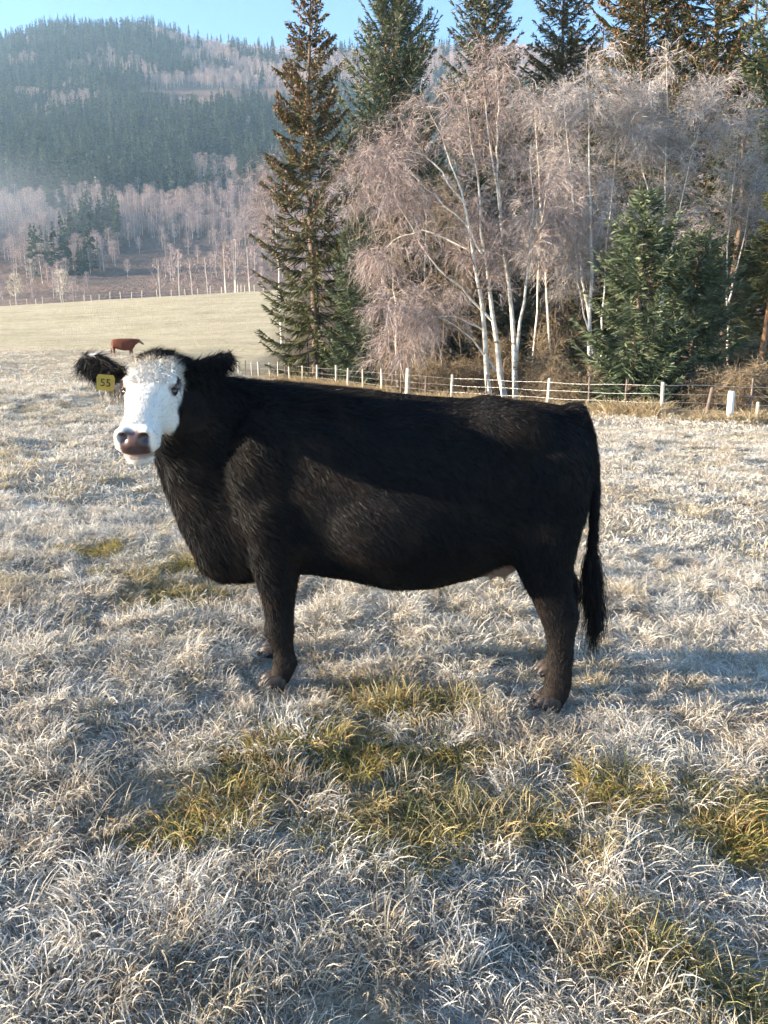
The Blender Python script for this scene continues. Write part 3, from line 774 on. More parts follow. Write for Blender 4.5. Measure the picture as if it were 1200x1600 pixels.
# ------------------------------------------------------------------ trees
def conifer_geo(h, w, seed, droop=.25, rise=.15, cones=0.0, dens=1.0, bare=.04, power=.85, nspray=34, mats=0, leader=True):
    """trunk Geo and crown Geo of a spruce standing at the origin"""
    r = np.random.default_rng(seed); tr = Geo(); cr = Geo()
    z = np.linspace(0, h, 9); tp = np.stack([.12 * np.sin(z * .35 + seed), .12 * np.cos(z * .3 + seed), z], 1)
    tr.add(*tubes(tp[None], (np.linspace(1, .06, 9) * h * .013 + .02)[None], 8))
    nb = int(h * 11 * dens); zz = bare * h + (h * (1 - bare)) * np.sort(r.random(nb)) ** 1.08
    k = (1 - zz / h); L = w * np.clip(k, 0, 1) ** power * r.uniform(.62, 1.12, nb) + .12
    L *= np.where(zz < .10 * h, .8, 1)
    az = np.cumsum(r.uniform(1.9, 2.9, nb))
    K = 6; t = np.linspace(0, 1, K)
    dx = np.cos(az); dy = np.sin(az)
    rr_ = (rise + (1 - k) * .55) * r.uniform(.6, 1.4, nb); dd = droop * r.uniform(.6, 1.4, nb)
    hz = rr_[:, None] * t - dd[:, None] * np.sin(t * 2.2)[None] * k[:, None] + .10 * t ** 3
    P = np.stack([dx[:, None] * L[:, None] * t, dy[:, None] * L[:, None] * t, zz[:, None] + L[:, None] * hz], -1)
    P[..., :2] += np.interp(zz, z, tp[:, 0])[:, None, None] * np.array([1, 0]) + np.interp(zz, z, tp[:, 1])[:, None, None] * np.array([0, 1])
    tr.add(*tubes(P, (.008 + .011 * L)[:, None] * np.linspace(1, .2, K)[None], 3))
    # sprays
    n_s = np.maximum(8, (L / w * nspray + 5) * 1.9).astype(int); bi = np.repeat(np.arange(nb), n_s); n = len(bi)
    ts = .12 + .88 * r.random(n) ** .75; f = ts * (K - 1); i0 = np.minimum(f.astype(int), K - 2); ff = (f - i0)[:, None]
    pos = P[bi, i0] * (1 - ff) + P[bi, i0 + 1] * ff
    bd = unit(P[bi, i0 + 1] - P[bi, i0]); sd = unit(np.cross(bd, np.array([0, 0, 1.])))
    sg = r.choice([-1, 1], n)[:, None]
    ln = (.16 + .30 * (1 - ts) * np.minimum(L[bi], 2.5)) * r.uniform(.6, 1.2, n) + .10
    dr = unit(bd * r.uniform(.5, 1.1, (n, 1)) + sd * sg * r.uniform(.2, 1.0, (n, 1)) + np.array([0, 0, 1.]) * r.uniform(-.75, .25, (n, 1)))
    P3 = np.stack([pos, pos + dr * (ln * .55)[:, None] + np.array([0, 0, -.02]), pos + dr * ln[:, None] + np.array([0, 0, -1.]) * (ln * .10)[:, None]], 1)
    wd = np.array([.013, .025, .006])[None] * r.uniform(.7, 1.35, (n, 1)) * (.75 + .022 * h)
    side = np.array([0, 0, 1.]) + r.normal(size=(n, 1, 3)) * .7
    tone = np.clip(.5 + .22 * r.normal(size=n) + .25 * (ts - .6) + .12 * np.sin(bi * 1.7), 0, 1)
    v, q = ribbons(P3, wd, side * np.ones((1, 3, 1))); cr.add(v, q, mats, r=np.repeat(tone, 6))
    if cones > 0:
        pc = cones * sstep(.15, .75, zz[bi] / h); sel = r.random(n) < pc * .75
        m = sel.sum(); p0 = pos[sel] + dr[sel] * (ln[sel] * .6)[:, None]
        Pc = np.stack([p0, p0 + np.array([0, 0, -.06]), p0 + np.array([0, 0, -.13])], 1)
        v, q = ribbons(Pc, np.array([.016, .036, .010])[None].repeat(m, 0) * 1.3); cr.add(v, q, 1, r=np.repeat(r.random(m), 6))
    return tr, cr

_CC = {}
def conifer(name, px, Y, top_py, wid, label, seed, group=None, share=None, crown_mats=(M_SPRUCE, M_CONE), base=None, cat='tree', bark=M_BARK, **kw):
    x = (px - 600) / F * (Y / PC) ; x = at(px, 600, Y)[0]
    z = gz(x, Y) - .1; h = at(px, top_py, Y)[2] - z
    root = empty(name, (x, Y, z), label, cat, group); root.rotation_euler.z = seed * .7
    if share is not None:
        if share not in _CC:
            tr, cr = conifer_geo(22.0, wid, seed, **kw); _CC[share] = (tr.mesh('conifer_trunk', [bark], True), cr.mesh('conifer_crown', list(crown_mats)))
        mt, mc = _CC[share]; root.scale = (1, 1, h / 22.0)
    else:
        tr, cr = conifer_geo(h, wid, seed, **kw); mt, mc = tr.mesh('conifer_trunk', [bark], True), cr.mesh('conifer_crown', list(crown_mats))
    add_obj('trunk', mt, root); add_obj('crown', mc, root)
    return root

SP = (M_SPRUCE, M_CONE); BL = (M_BLUE, M_CONE)
conifer('spruce_tree', 492, 46, -18, 3.9, 'tall open spruce with rusty brown cones at the left edge of the wood', 3, cones=1.0, dens=.95, droop=.3, nspray=70, power=.6)
conifer('spruce_tree', 612, 50, -75, 4.4, 'tall narrow blue-green spruce right behind the left edge spruce', 5, crown_mats=BL, cones=.15, dens=2.1, rise=.75, droop=.08, nspray=60, power=.5)
conifer('spruce_tree', 742, 54, -110, 4.6, 'dark spruce whose top rises behind the middle of the big birch', 7, crown_mats=BL, cones=.5, dens=1.25, rise=.35, nspray=60, power=.55)
conifer('spruce_tree', 857, 52, -45, 4.4, 'green spruce with a broad top right of the big birch crown', 9, cones=.35, dens=1.2, nspray=60, power=.5)
conifer('spruce_tree', 972, 47, -170, 4.8, 'olive-brown spruce full of cones above the leaning birch stems', 12, cones=.9, dens=1.3, nspray=64, power=.5)
conifer('spruce_tree', 1078, 46, -200, 4.8, 'tall dark spruce above the right birch crown', 15, cones=.6, dens=1.3, nspray=64, power=.5)
conifer('spruce_tree', 1185, 43, -90, 4.4, 'bluish spruce at the right edge of the picture', 18, crown_mats=BL, cones=.15, dens=1.3, nspray=64, power=.5)
conifer('spruce_tree', 985, 29.5, 312, 2.5, 'young green spruce, the larger of two, close behind the fence', 21, crown_mats=BL, dens=2.0, rise=.35, droop=.2, nspray=60, bare=.03, power=.6)
conifer('spruce_tree', 1072, 31, 372, 2.35, 'smaller young blue-green spruce right of the larger young one', 23, crown_mats=BL, dens=2.2, rise=.35, droop=.2, nspray=60, bare=.03, power=.6)
conifer('spruce_tree', 566, 43, 330, 2.3, 'low bushy spruce between the left edge spruce and the birch', 25, crown_mats=BL, dens=1.7, rise=.3, nspray=56, bare=.04, power=.55)
for k, (px, Y, tp) in enumerate([(660, 62, 170), (800, 63, 120), (915, 60, 40), (1020, 58, -60), (1130, 57, -80), (1235, 50, -60), (1290, 42, 0), (1130, 40, 200), (1230, 36, 260), (880, 48, 300), (700, 52, 330), (1010, 42, 250)]):
    conifer('spruce_tree', px, Y, tp, 3.6, 'dark spruce among others deep inside the wood', 40 + k, 'dark spruces deep inside the wood', share=k % 4, crown_mats=(SP, BL)[k % 2], dens=.8, nspray=30, cones=.2, power=.55)
conifer('spruce_tree', 1188, 33, 235, 1.9, 'spruce with a bare orange trunk at the right edge behind the fence', 61, bark=M_BARKO, bare=.42, dens=.8, nspray=44)

def grow(parents, pr, n_per, tmin, len_fn, ang, up, K, r, seed_axis=None):
    """children from parent polylines (N,Kp,3); returns polylines (M,K,3), parent radius at root, parent index"""
    Np, Kp, _ = parents.shape
    pi = np.repeat(np.arange(Np), n_per); M = len(pi)
    t = tmin + (1 - tmin) * r.random(M); f = t * (Kp - 1); i0 = np.minimum(f.astype(int), Kp - 2); ff = (f - i0)[:, None]
    p0 = parents[pi, i0] * (1 - ff) + parents[pi, i0 + 1] * ff
    rad = pr[pi, i0] * (1 - ff[:, 0]) + pr[pi, i0 + 1] * ff[:, 0]
    T = unit(parents[pi, i0 + 1] - parents[pi, i0]); side = unit(np.cross(T, r.normal(size=(M, 3))))
    a = ang * r.uniform(.6, 1.3, M)[:, None]
    d = unit(T * np.cos(a) + side * np.sin(a)); L = len_fn(t, r, M)
    s = np.linspace(0, 1, K)[None, :, None]
    P = p0[:, None] + d[:, None] * L[:, None, None] * s + np.array([0, 0, 1.]) * (up * L)[:, None, None] * s ** 2 + np.cumsum(r.normal(size=(M, K, 3)) * .085, 1) * L[:, None, None] * s
    return P, rad, pi

def birch(name, stems, label, seed, group=None, twmat=M_TWIG, l1=16, l2=9, tw=14, l1len=2.6, twlen=.75, droop=.55, tmin=.35, cat='tree', up1=.15, tw2=2, twigw=.006, bark_mat=None):
    bark_mat = bark_mat or M_BIRCH
    """stems: list of (world points, r0, r1); first point of the first stem is the foot"""
    r = np.random.default_rng(seed)
    foot = np.array(stems[0][0][0]); foot[2] = gz(foot[0], foot[1])
    root = empty(name, foot, label, cat, group)
    bark = Geo(); K = 12; SP_, SR = [], []
    for pts, r0, r1 in stems:
        pts = np.array(pts, float); d = np.concatenate([[0], np.cumsum(np.linalg.norm(np.diff(pts, axis=0), axis=1))]); d /= d[-1]
        s = np.linspace(0, 1, K); P = np.stack([np.interp(s, d, pts[:, i]) for i in range(3)], 1)
        P = P.copy()
        for _ in range(2): P[1:-1] = .5 * P[1:-1] + .25 * (P[:-2] + P[2:])
        P[1:-1] += r.normal(size=(K - 2, 3)) * .035
        SP_.append(P); SR.append(r0 + (r1 - r0) * s ** .8)
        v, q = tubes(P[None], (r0 + (r1 - r0) * s ** .8)[None], 8)
        g1 = Geo(); g1.add(v - foot, q, 0, thin=np.repeat(sstep(.75, 1.0, s) * .6, 8))
        add_obj('trunk', g1.mesh('birch_trunk', [bark_mat], True), root)
    S = np.array(SP_); SRa = np.array(SR)
    P1, R1, i1 = grow(S, SRa, l1, tmin, lambda t, r, m: l1len * (1.15 - .75 * t) * r.uniform(.5, 1.2, m), .75, up1 * np.ones(1), 7, r)
    rad1 = (np.minimum(R1 * .55, .035))[:, None] * np.linspace(1, .25, 7)[None]
    bark.add(*tubes(P1, rad1, 4), thin=.75)
    P2, R2, i2 = grow(P1, rad1, l2, .2, lambda t, r, m: l1len * .42 * (1.2 - .6 * t) * r.uniform(.5, 1.2, m), .8, -.05 * np.ones(1), 5, r)
    rad2 = (np.minimum(R2 * .6, .012))[:, None] * np.linspace(1, .3, 5)[None]
    bark.add(*tubes(P2, rad2, 3), thin=1.0)
    tag(add_obj('branches', Geo.mesh(_shift(bark, foot), 'birch_branches', [bark_mat]), root), kind='stuff')
    P3, R3, i3 = grow(P2, rad2, tw, .15, lambda t, r, m: twlen * r.uniform(.4, 1.2, m), .7, -droop * np.ones(1), 4, r)
    cr = Geo(); n = len(P3)
    v, q = ribbons(P3, twigw * np.array([1, .9, .7, .4])[None] * np.ones((n, 1))); cr.add(v - foot, q, 0, r=np.repeat(np.clip(.5 + .25 * r.normal(size=n), 0, 1), 8))
    if tw2:
        P4, R4, i4 = grow(P3, np.ones((n, 4)), tw2, .1, lambda t, r, m: twlen * .42 * r.uniform(.5, 1.2, m), .6, -droop * np.ones(1), 3, r)
        n4 = len(P4); v, q = ribbons(P4, twigw * .8 * np.array([1, .8, .4])[None] * np.ones((n4, 1))); cr.add(v - foot, q, 0, r=np.repeat(np.clip(.55 + .28 * r.normal(size=n4), 0, 1), 6))
    add_obj('crown', cr.mesh('birch_twigs', [twmat]), root)
    return root
def _shift(g, off):
    g.V = [v - off for v in g.V]; return g
def pstem(pxs, Y, r0, r1, dy=0.0):
    n = len(pxs); return ([at(px, py, Y + dy * k / (n - 1)) for k, (px, py) in enumerate(pxs)], r0, r1)

birch('birch_tree', [
    pstem([(766, 628), (758, 560), (752, 480), (744, 400), (728, 320), (712, 270), (690, 210), (668, 170)], 33, .13, .007, -1.0),
    pstem([(790, 628), (776, 540), (766, 470), (756, 400), (751, 320), (741, 260), (733, 200), (725, 130)], 33.2, .135, .007, .5),
    pstem([(806, 628), (806, 560), (800, 480), (793, 420), (783, 340), (773, 280), (765, 230), (755, 150), (752, 100)], 33.4, .13, .007, 1.0),
    pstem([(806, 560), (815, 500), (826, 430), (832, 360), (832, 300), (830, 220)], 33.4, .08, .007, -.6),
    pstem([(775, 580), (745, 535), (715, 510), (680, 492), (640, 478), (605, 470)], 33, .05, .007, -2.0),
    pstem([(768, 500), (735, 460), (700, 435), (685, 420), (650, 370), (622, 320), (606, 290)], 33, .06, .007, -1.2),
    pstem([(756, 400), (728, 350), (690, 315), (672, 300), (640, 270), (610, 240)], 33, .05, .007, .8),
    pstem([(783, 340), (776, 240), (780, 150), (776, 105)], 34, .06, .007, .5),
    pstem([(760, 520), (705, 490), (650, 500), (610, 540)], 33, .04, .007, -1.5),
    pstem([(744, 400), (680, 360), (620, 365), (578, 420)], 33, .045, .007, .6),
    pstem([(728, 320), (670, 240), (610, 235), (562, 290)], 33, .045, .007, -.8),
    pstem([(832, 360), (850, 300), (862, 280), (872, 330)], 33.4, .04, .007, -1.0)],
    'big weeping birch with several white stems in front of the spruces', 101, l1=15, l2=9, tw=9, l1len=2.3, twlen=.65, droop=.42, tmin=.34, up1=.12, tw2=2, twigw=.006)
birch('birch_tree', [
    pstem([(922, 612), (920, 540), (925, 400), (921, 300), (918, 200), (916, 120), (919, 70)], 35, .11, .007),
    pstem([(934, 612), (918, 480), (906, 380), (893, 280), (885, 190), (880, 120)], 35.5, .09, .007, .6),
    pstem([(944, 612), (930, 560), (908, 470), (898, 400), (893, 330)], 35.2, .06, .007, -.4),
    pstem([(938, 612), (948, 380), (960, 250), (968, 170)], 36, .06, .007, .5)],
    'birch clump with leaning pinkish stems left of the young spruces', 102, twmat=M_TWIG2, l1=16, l2=8, tw=11, l1len=2.0, droop=.5, tmin=.4, tw2=2)
birch('birch_tree', [
    pstem([(1030, 612), (1034, 450), (1036, 300), (1045, 180), (1042, 110), (1040, 62)], 36, .10, .007),
    pstem([(1034, 480), (1060, 330), (1085, 230), (1105, 160)], 36, .05, .007, .8),
    pstem([(1036, 400), (1012, 300), (990, 210), (985, 150)], 36, .05, .007, -.6)],
    'frosted grey birch with a rounded crown behind the young spruces', 103, twmat=M_TWIG2, l1=22, l2=9, tw=12, l1len=2.4, droop=.3, tmin=.35, tw2=2)
birch('birch_tree', [
    pstem([(1138, 612), (1135, 450), (1140, 330), (1150, 250), (1150, 180)], 38, .08, .007),
    pstem([(1136, 480), (1165, 360), (1180, 290), (1192, 230)], 38, .05, .007, -.5)],
    'frosted grey birch nearest the right edge of the picture', 104, twmat=M_TWIG2, l1=20, l2=8, tw=11, l1len=2.4, droop=.3, tmin=.35, tw2=2)
birch('birch_tree', [
    pstem([(862, 612), (858, 520), (850, 400), (846, 300), (838, 200), (832, 130)], 37, .08, .007),
    pstem([(832, 600), (838, 480), (845, 360), (862, 250), (868, 160)], 37.5, .06, .007, .4)],
    'slim birch between the big weeping birch and the leaning clump', 105, twmat=M_TWIG2, l1=18, l2=8, tw=11, l1len=1.9, droop=.4, tmin=.35, tw2=2)
birch('birch_tree', [
    pstem([(440, 560), (437, 450), (432, 360), (425, 310), (420, 260)], 74, .12, .007),
    pstem([(437, 420), (418, 340), (408, 290)], 74, .06, .007)],
    'pale birch half hidden behind the left edge spruce', 106, twmat=M_TWIG, l1=20, l2=8, tw=9, l1len=3.4, droop=.5, tmin=.3, tw2=1, twigw=.012)
for k, (px, Y, tp, lean) in enumerate([(622, 40, 360, -12), (690, 39, 320, 10), (722, 41, 300, -14), (660, 44, 280, 6), (868, 40, 350, 4), (890, 44, 260, -6), (585, 47, 300, -8)]):
    birch('birch_tree', [pstem([(px, 605), (px + lean * .3, 520), (px + lean * .6, 430), (px + lean, tp)], Y, .06, .007)],
          'thin young birch standing in the shade of the wood', 120 + k, 'thin young birches inside the wood', twmat=M_TWIGB, l1=20, l2=7, tw=7, l1len=1.8, droop=.4, tmin=.12, tw2=1, bark_mat=M_BARK if k % 3 else None)

# bare bushes at the foot of the wood
BUSHES = []
for k, (px, Y, hh) in enumerate([(612, 38.5, 2.0), (652, 36, 1.8), (690, 35, 1.6), (735, 34.5, 1.8), (835, 31.5, 1.9), (875, 31, 1.7), (905, 30, 1.6), (1120, 28, 1.5), (1165, 27, 1.6), (1205, 27, 1.7), (560, 44, 1.6), (780, 37, 2.6), (940, 33, 2.0), (1140, 32, 2.6), (1190, 31, 2.4), (850, 36, 3.0), (640, 41, 3.0)]):
    b = at(px, 600, Y); zz = gz(b[0], Y); r_ = random.Random(k)
    if k >= 6:
        src = BUSHES[k % 6]; root = empty('bare_bush', (b[0], Y, zz), src['label'], 'bush', src['group'])
        root.rotation_euler.z = k * 1.3; root.scale = (1, 1, hh / src['h'])
        for ch in src.children:
            c = ch.copy(); COL.objects.link(c); c.parent = root
        continue
    stems = []
    for j in range(6):
        a = r_.uniform(0, 6.28); d = r_.uniform(.2, .8)
        stems.append(([np.array([b[0] + .08 * math.cos(a), Y + .08 * math.sin(a), zz]), np.array([b[0] + d * .5 * math.cos(a), Y + d * .5 * math.sin(a), zz + hh * .5]), np.array([b[0] + d * math.cos(a), Y + d * math.sin(a), zz + hh * r_.uniform(.7, 1.0)])], .018, .006))
    bb = birch('bare_bush', stems, 'tangled bare brown bush at the foot of the wood', 200 + k, 'bare bushes behind the fence', twmat=M_TWIGB, l1=10, l2=5, tw=6, l1len=.8, twlen=.4, droop=.2, tmin=.1, cat='bush', tw2=1, twigw=.006, bark_mat=M_BARK)
    bb['h'] = hh; BUSHES.append(bb)

# ------------------------------------------------------------------ fences
def post_mesh(name, h, r, mat, n=10, lean=(0, 0), pointed=True):
    rr = [ring(np.array([lean[0] * z / h, lean[1] * z / h, z]), np.array([1., 0, 0]), np.array([0, 1., 0]), k * r, k * r, n, 2) for z, k in ((-.3, 1), (.0, 1.02), (h * .5, 1.0), (h - .03, .97), (h, .80))]
    g = Geo(); g.add(*loft(rr)); return g.mesh(name, [mat], True)
def build_fence():
    root = empty('wire_fence', (8.5, 25, gz(8.5, 25)), 'post and wire fence along the edge of the wood', 'fence')
    rl = np.array(root.location)
    def line(px):   # where the fence line crosses this bearing
        best = None
        for (x0, y0), (x1, y1) in zip(FENCE_XY[:-1], FENCE_XY[1:]):
            for s in np.linspace(0, 1, 200):
                x, y = x0 + (x1 - x0) * s, y0 + (y1 - y0) * s
                e = abs(600 + F * PC * x / y - px)
                if best is None or e < best[0]: best = (e, x, y)
        return best[1], best[2]
    kinds = {'p': (1.18, .055, M_POST), 'd': (1.30, .032, M_POSTD), 'b': (1.35, .11, M_POST), 'w': (.90, .10, M_WHITE), 'l': (1.0, .06, M_POSTD), 's': (.62, .05, M_POST), 'n': (1.15, .04, M_POST)}
    spec = [(364, 'n'), (378, 'p'), (391, 'd'), (401, 'n'), (411, 'p'), (428, 'n'), (440, 'n'), (452, 'd'), (458, 'p'), (477, 'n'), (499, 'p'), (528, 'p'), (545, 'p'), (568, 'n'), (597, 'p'), (625, 'd'), (635, 'b'), (663, 'l'),
            (702, 'p'), (754, 'd'), (848, 'p'), (911, 'd'), (965, 'd'), (1023, 'p'), (1090, 'l'), (1121, 'w'), (1157, 'd'), (1163, 's'), (1262, 'p')]
    cache = {}
    for k, (px, kd) in enumerate(spec):
        x, y = line(px)
        h, r, m = kinds[kd]
        if kd in 'ws': y -= .25
        if kd not in cache: cache[kd] = post_mesh('fence_post', h, r, m, lean=(.13, .05) if kd == 'l' else (0, 0))
        o = add_obj('post', cache[kd], root, (x - rl[0], y - rl[1], gz(x, y) - rl[2]))
        o.rotation_euler = (R(random.Random(k).uniform(-2, 2)), R(random.Random(k + 50).uniform(-2.5, 2.5)), k)
        o.scale = (1, 1, random.Random(k + 9).uniform(.95, 1.06))
        if kd == 'w': o['label'] = 'short thick white post'
        if kd == 'l': o['label'] = 'crooked leaning brown stake'
        if kd == 'b': o['label'] = 'thick pale strainer post'
    xs = np.linspace(-9.5, 20, 140); ys = np.array([np.interp(x, FENCE_XY[::-1, 0], FENCE_XY[::-1, 1]) for x in xs]); zs = ground(xs, ys)
    zs = np.convolve(np.pad(zs, 6, 'edge'), np.ones(13) / 13, 'valid')
    for hgt in (1.05, .78, .52, .28):
        P = np.stack([xs, ys - .06, zs + hgt + .012 * np.sin(xs * 3.1 + hgt * 9)], 1) - rl
        v, q = tubes(P[None], np.full((1, len(xs)), .0045), 5)
        add_obj('wire', make_mesh('fence_wire', v, q, None, [M_WIRE], smooth=True), root)
build_fence()

def build_far_fence():
    r = random.Random(4)
    p0 = at(20, 478, 131); root = empty('wire_fence', (p0[0], 131, gz(p0[0], 131)), 'distant row of fence posts along the crest of the pasture', 'fence'); rl = np.array(root.location)
    me = post_mesh('far_post', 1.3, .055, M_POST, 6)
    for px in (16, 42, 56, 66, 96, 132, 143, 155, 172, 189, 206, 222, 246, 268, 290, 310, 329, 347, 372, 377, 383, 398, 412):
        x = at(px, 470, 131)[0]
        o = add_obj('post', me, root, (x - rl[0], 0, gz(x, 131) - rl[2])); o.scale = (1, 1, r.uniform(.8, 1.15)); o.rotation_euler = (0, R(r.uniform(-4, 4)), 0)
    xs = np.linspace(-70, -19, 60); zs = ground(xs, np.full(60, 131.0))
    for hgt in (1.1, .6):
        v, q = tubes((np.stack([xs, np.full(60, 131.), zs + hgt], 1) - rl)[None], np.full((1, 60), .008), 4)
        add_obj('wire', make_mesh('far_wire', v, q, None, [M_WIRE]), root)
build_far_fence()

# ------------------------------------------------------------------ woods on the hill
def far_conifer(seed, h=16):
    r = np.random.default_rng(seed); g = Geo()
    g.add(*tubes(np.array([[[0, 0, 0], [0, 0, h * .5], [0, 0, h]]], float), np.array([[.2, .12, .02]]), 4), r=.1)
    nb = 130; z = h * (.10 + .9 * r.random(nb) ** 1.1); k = 1 - z / h; L = 2.9 * k ** .8 * r.uniform(.6, 1.2, nb) + .15; az = r.uniform(0, 6.28, nb)
    d = np.stack([np.cos(az), np.sin(az), np.full(nb, -.05)], 1); P0 = np.stack([0 * z, 0 * z, z], 1)
    P = np.stack([P0, P0 + d * (L * .55)[:, None] + np.array([0, 0, .05]), P0 + d * L[:, None] + np.array([0, 0, -.3]) * (L / 2.5)[:, None]], 1)
    v, q = ribbons(P, np.array([.20, .52, .08])[None] * r.uniform(.7, 1.3, (nb, 1)), np.array([0, 0, 1.]) + r.normal(size=(nb, 1, 3)) * .5 * np.ones((1, 3, 1)))
    g.add(v, q, r=np.repeat(r.random(nb), 6)); return g.mesh('far_conifer', [M_FARCON])
def far_birch(seed, h=11, pale=False, n=420, tr=.09):
    r = np.random.default_rng(seed); g = Geo()
    for j in range(2 if not pale else 1):
        a = r.uniform(0, 6.28); ln = r.uniform(0, .8)
        P = np.array([[[.15 * j, 0, 0], [ln * .4 * math.cos(a), ln * .4 * math.sin(a), h * .45], [ln * math.cos(a), ln * math.sin(a), h * .92]]])
        g.add(*tubes(P, np.array([[tr, tr * .75, tr * .2]]), 5), mat=0, thin=0)
    z = h * (.32 + .62 * r.random(n)); rad = 2.4 * np.sin(np.clip((z / h - .22) / .8, 0, 1) * np.pi) ** .7 * r.random(n) ** .5; az = r.uniform(0, 6.28, n)
    p = np.stack([rad * np.cos(az), rad * np.sin(az), z], 1); d = unit(np.stack([np.cos(az) * .6, np.sin(az) * .6, np.full(n, .7)], 1) + r.normal(size=(n, 3)) * .45)
    ln = r.uniform(.5, 1.3, n)[:, None]; P = np.stack([p - d * ln * .5, p, p + d * ln * .5 + np.array([0, 0, -.08])], 1)
    v, q = ribbons(P, np.array([.035, .030, .012])[None] * np.ones((n, 1))); g.add(v, q, mat=1, r=np.repeat(r.random(n), 6), thin=0)
    return g.mesh('far_birch', [M_BIRCH, M_PALETWIG if pale else M_FARTWIG])
FCON = [far_conifer(300 + k) for k in range(6)]; FBIR = [far_birch(320 + k, n=300, tr=.11) for k in range(6)]; FBIRS = [far_birch(360 + k, n=420, tr=.055) for k in range(6)]; FPAL = [far_birch(340 + k, 9, True) for k in range(3)]
def hill_woods():
    r = np.random.default_rng(77); n = 26000
    y = 260 + 960 * r.random(n) ** .85; u = r.uniform(-.66, .42, n); x = u * y
    z = hill_z(x, y)
    ang = np.degrees(np.arctan2(z - CAM_H, y))
    px = 600 + F * PC * u
    nz = (fbm(x / 95, y / 95, 61) - .5) * 6.5 + (fbm(x / 25, y / 25, 66) - .5) * 3.5
    a2 = ang + nz; small = (fbm(x / 30, y / 30, 67) - .5) * 2.0
    upper = ang + small > 15.8
    con = (a2 > 10.4) & ~upper & (fbm(x / 60, y / 60, 68) < .66)
    con |= upper & (px < 300 + 220 * (fbm(x / 55, y / 55, 71) - .5)) & (fbm(x / 45, y / 45, 72) > .40)
    con |= upper & (fbm(x / 28, y / 28, 73) > .68)
    clear = (np.abs(ang - 15.7 - small * .25) < .55) & (px > 255) & (px < 520)
    con &= ~clear
    bir = ~con & (a2 > 6.2) & ~clear
    scrub_con = (a2 < 9) & (a2 > 5.0) & (fbm(x / 38, y / 38, 82) > .65) & (px > 85) & (px < 215)
    bir &= ~scrub_con
    sparse = (a2 <= 6.2) & (r.random(n) < .10) & (ang > 3)
    con = con | scrub_con
    P = np.stack([x, y, z - .3], 1)
    for nm, sel, col_, nv, lab, s0 in (('conifer_forest', con, proto_collection('conifer_kinds', FCON), 6, 'dense dark conifer forest covering the hill', 1.15), ('birch_wood', bir | sparse, proto_collection('birch_kinds', FBIRS), 6, 'leafless pinkish birch wood on the hill', .95)):
        m = sel.sum(); scatter(nm, P[sel], r.uniform(0, 6.28, m), s0 * r.uniform(.55, 1.35, m), r.integers(0, nv, m), col_, lab)
hill_woods()
r_ = random.Random(12)
for k, px in enumerate((238, 246, 256, 264, 272, 281, 297, 311, 329, 342, 355, 368, 384, 398)):
    y = 1120 + r_.uniform(-30, 30); x = (px - 600) / F / PC * y
    o = add_obj('conifer_tree', FCON[k % 6], None, (x, y, float(hill_z(np.array([x]), np.array([y]))[0]) - .5)); o.scale = [r_.uniform(1.0, 1.55)] * 3
    tag(o, 'dark conifer standing out along the skyline of the hill', 'tree', 'conifers on the hill skyline')
for px, py, Y, sc, me, lab, grp in [(25, 474, 150, .75, FPAL[0], 'small pale leafless tree behind the pasture crest, nearest the left edge', None), (99, 472, 150, .80, FPAL[1], 'small pale round-crowned tree behind the pasture crest, right of the leftmost one', None),
                               (280, 465, 165, 1.0, FBIR[0], 'white-stemmed birch behind the crest, left of the paired white stems', None), (301, 464, 160, .8, FBIR[1], 'thin white birch just left of the paired stems behind the crest', None),
                               (352, 460, 152, 1.0, FBIR[2], 'left one of the paired bright white birch stems behind the crest', None), (367, 460, 152, 1.05, FBIR[3], 'right one of the paired bright white birch stems behind the crest', None),
                               (250, 466, 175, .9, FBIR[4], 'slender birch behind the crest', 'slender birches behind the crest'), (390, 458, 160, .95, FBIR[5], 'slender birch behind the crest', 'slender birches behind the crest'), (325, 463, 180, .9, FBIR[1], 'slender birch behind the crest', 'slender birches behind the crest')]:
    p = at(px, py, Y)
    o = add_obj('birch_tree', me, None, (p[0], Y, p[2] - 1.0)); o.scale = (sc * .9, sc * .9, sc); tag(o, lab, 'tree', grp)

ORD = ['first', 'second', 'third', 'fourth', 'fifth', 'sixth', 'seventh', 'eighth', 'ninth', 'tenth', 'eleventh', 'twelfth', 'thirteenth', 'fourteenth', 'fifteenth', 'sixteenth', 'seventeenth']
for grp in ('bare bushes behind the fence', 'dark spruces deep inside the wood', 'conifers on the hill skyline', 'thin young birches inside the wood', 'slender birches behind the crest'):
    L_ = sorted((o for o in SC.objects if o.get('group') == grp), key=lambda o: o.location.x / o.location.y)
    for k, o in enumerate(L_): o['label'] = o['label'] + ', ' + ORD[k] + ' from the left'
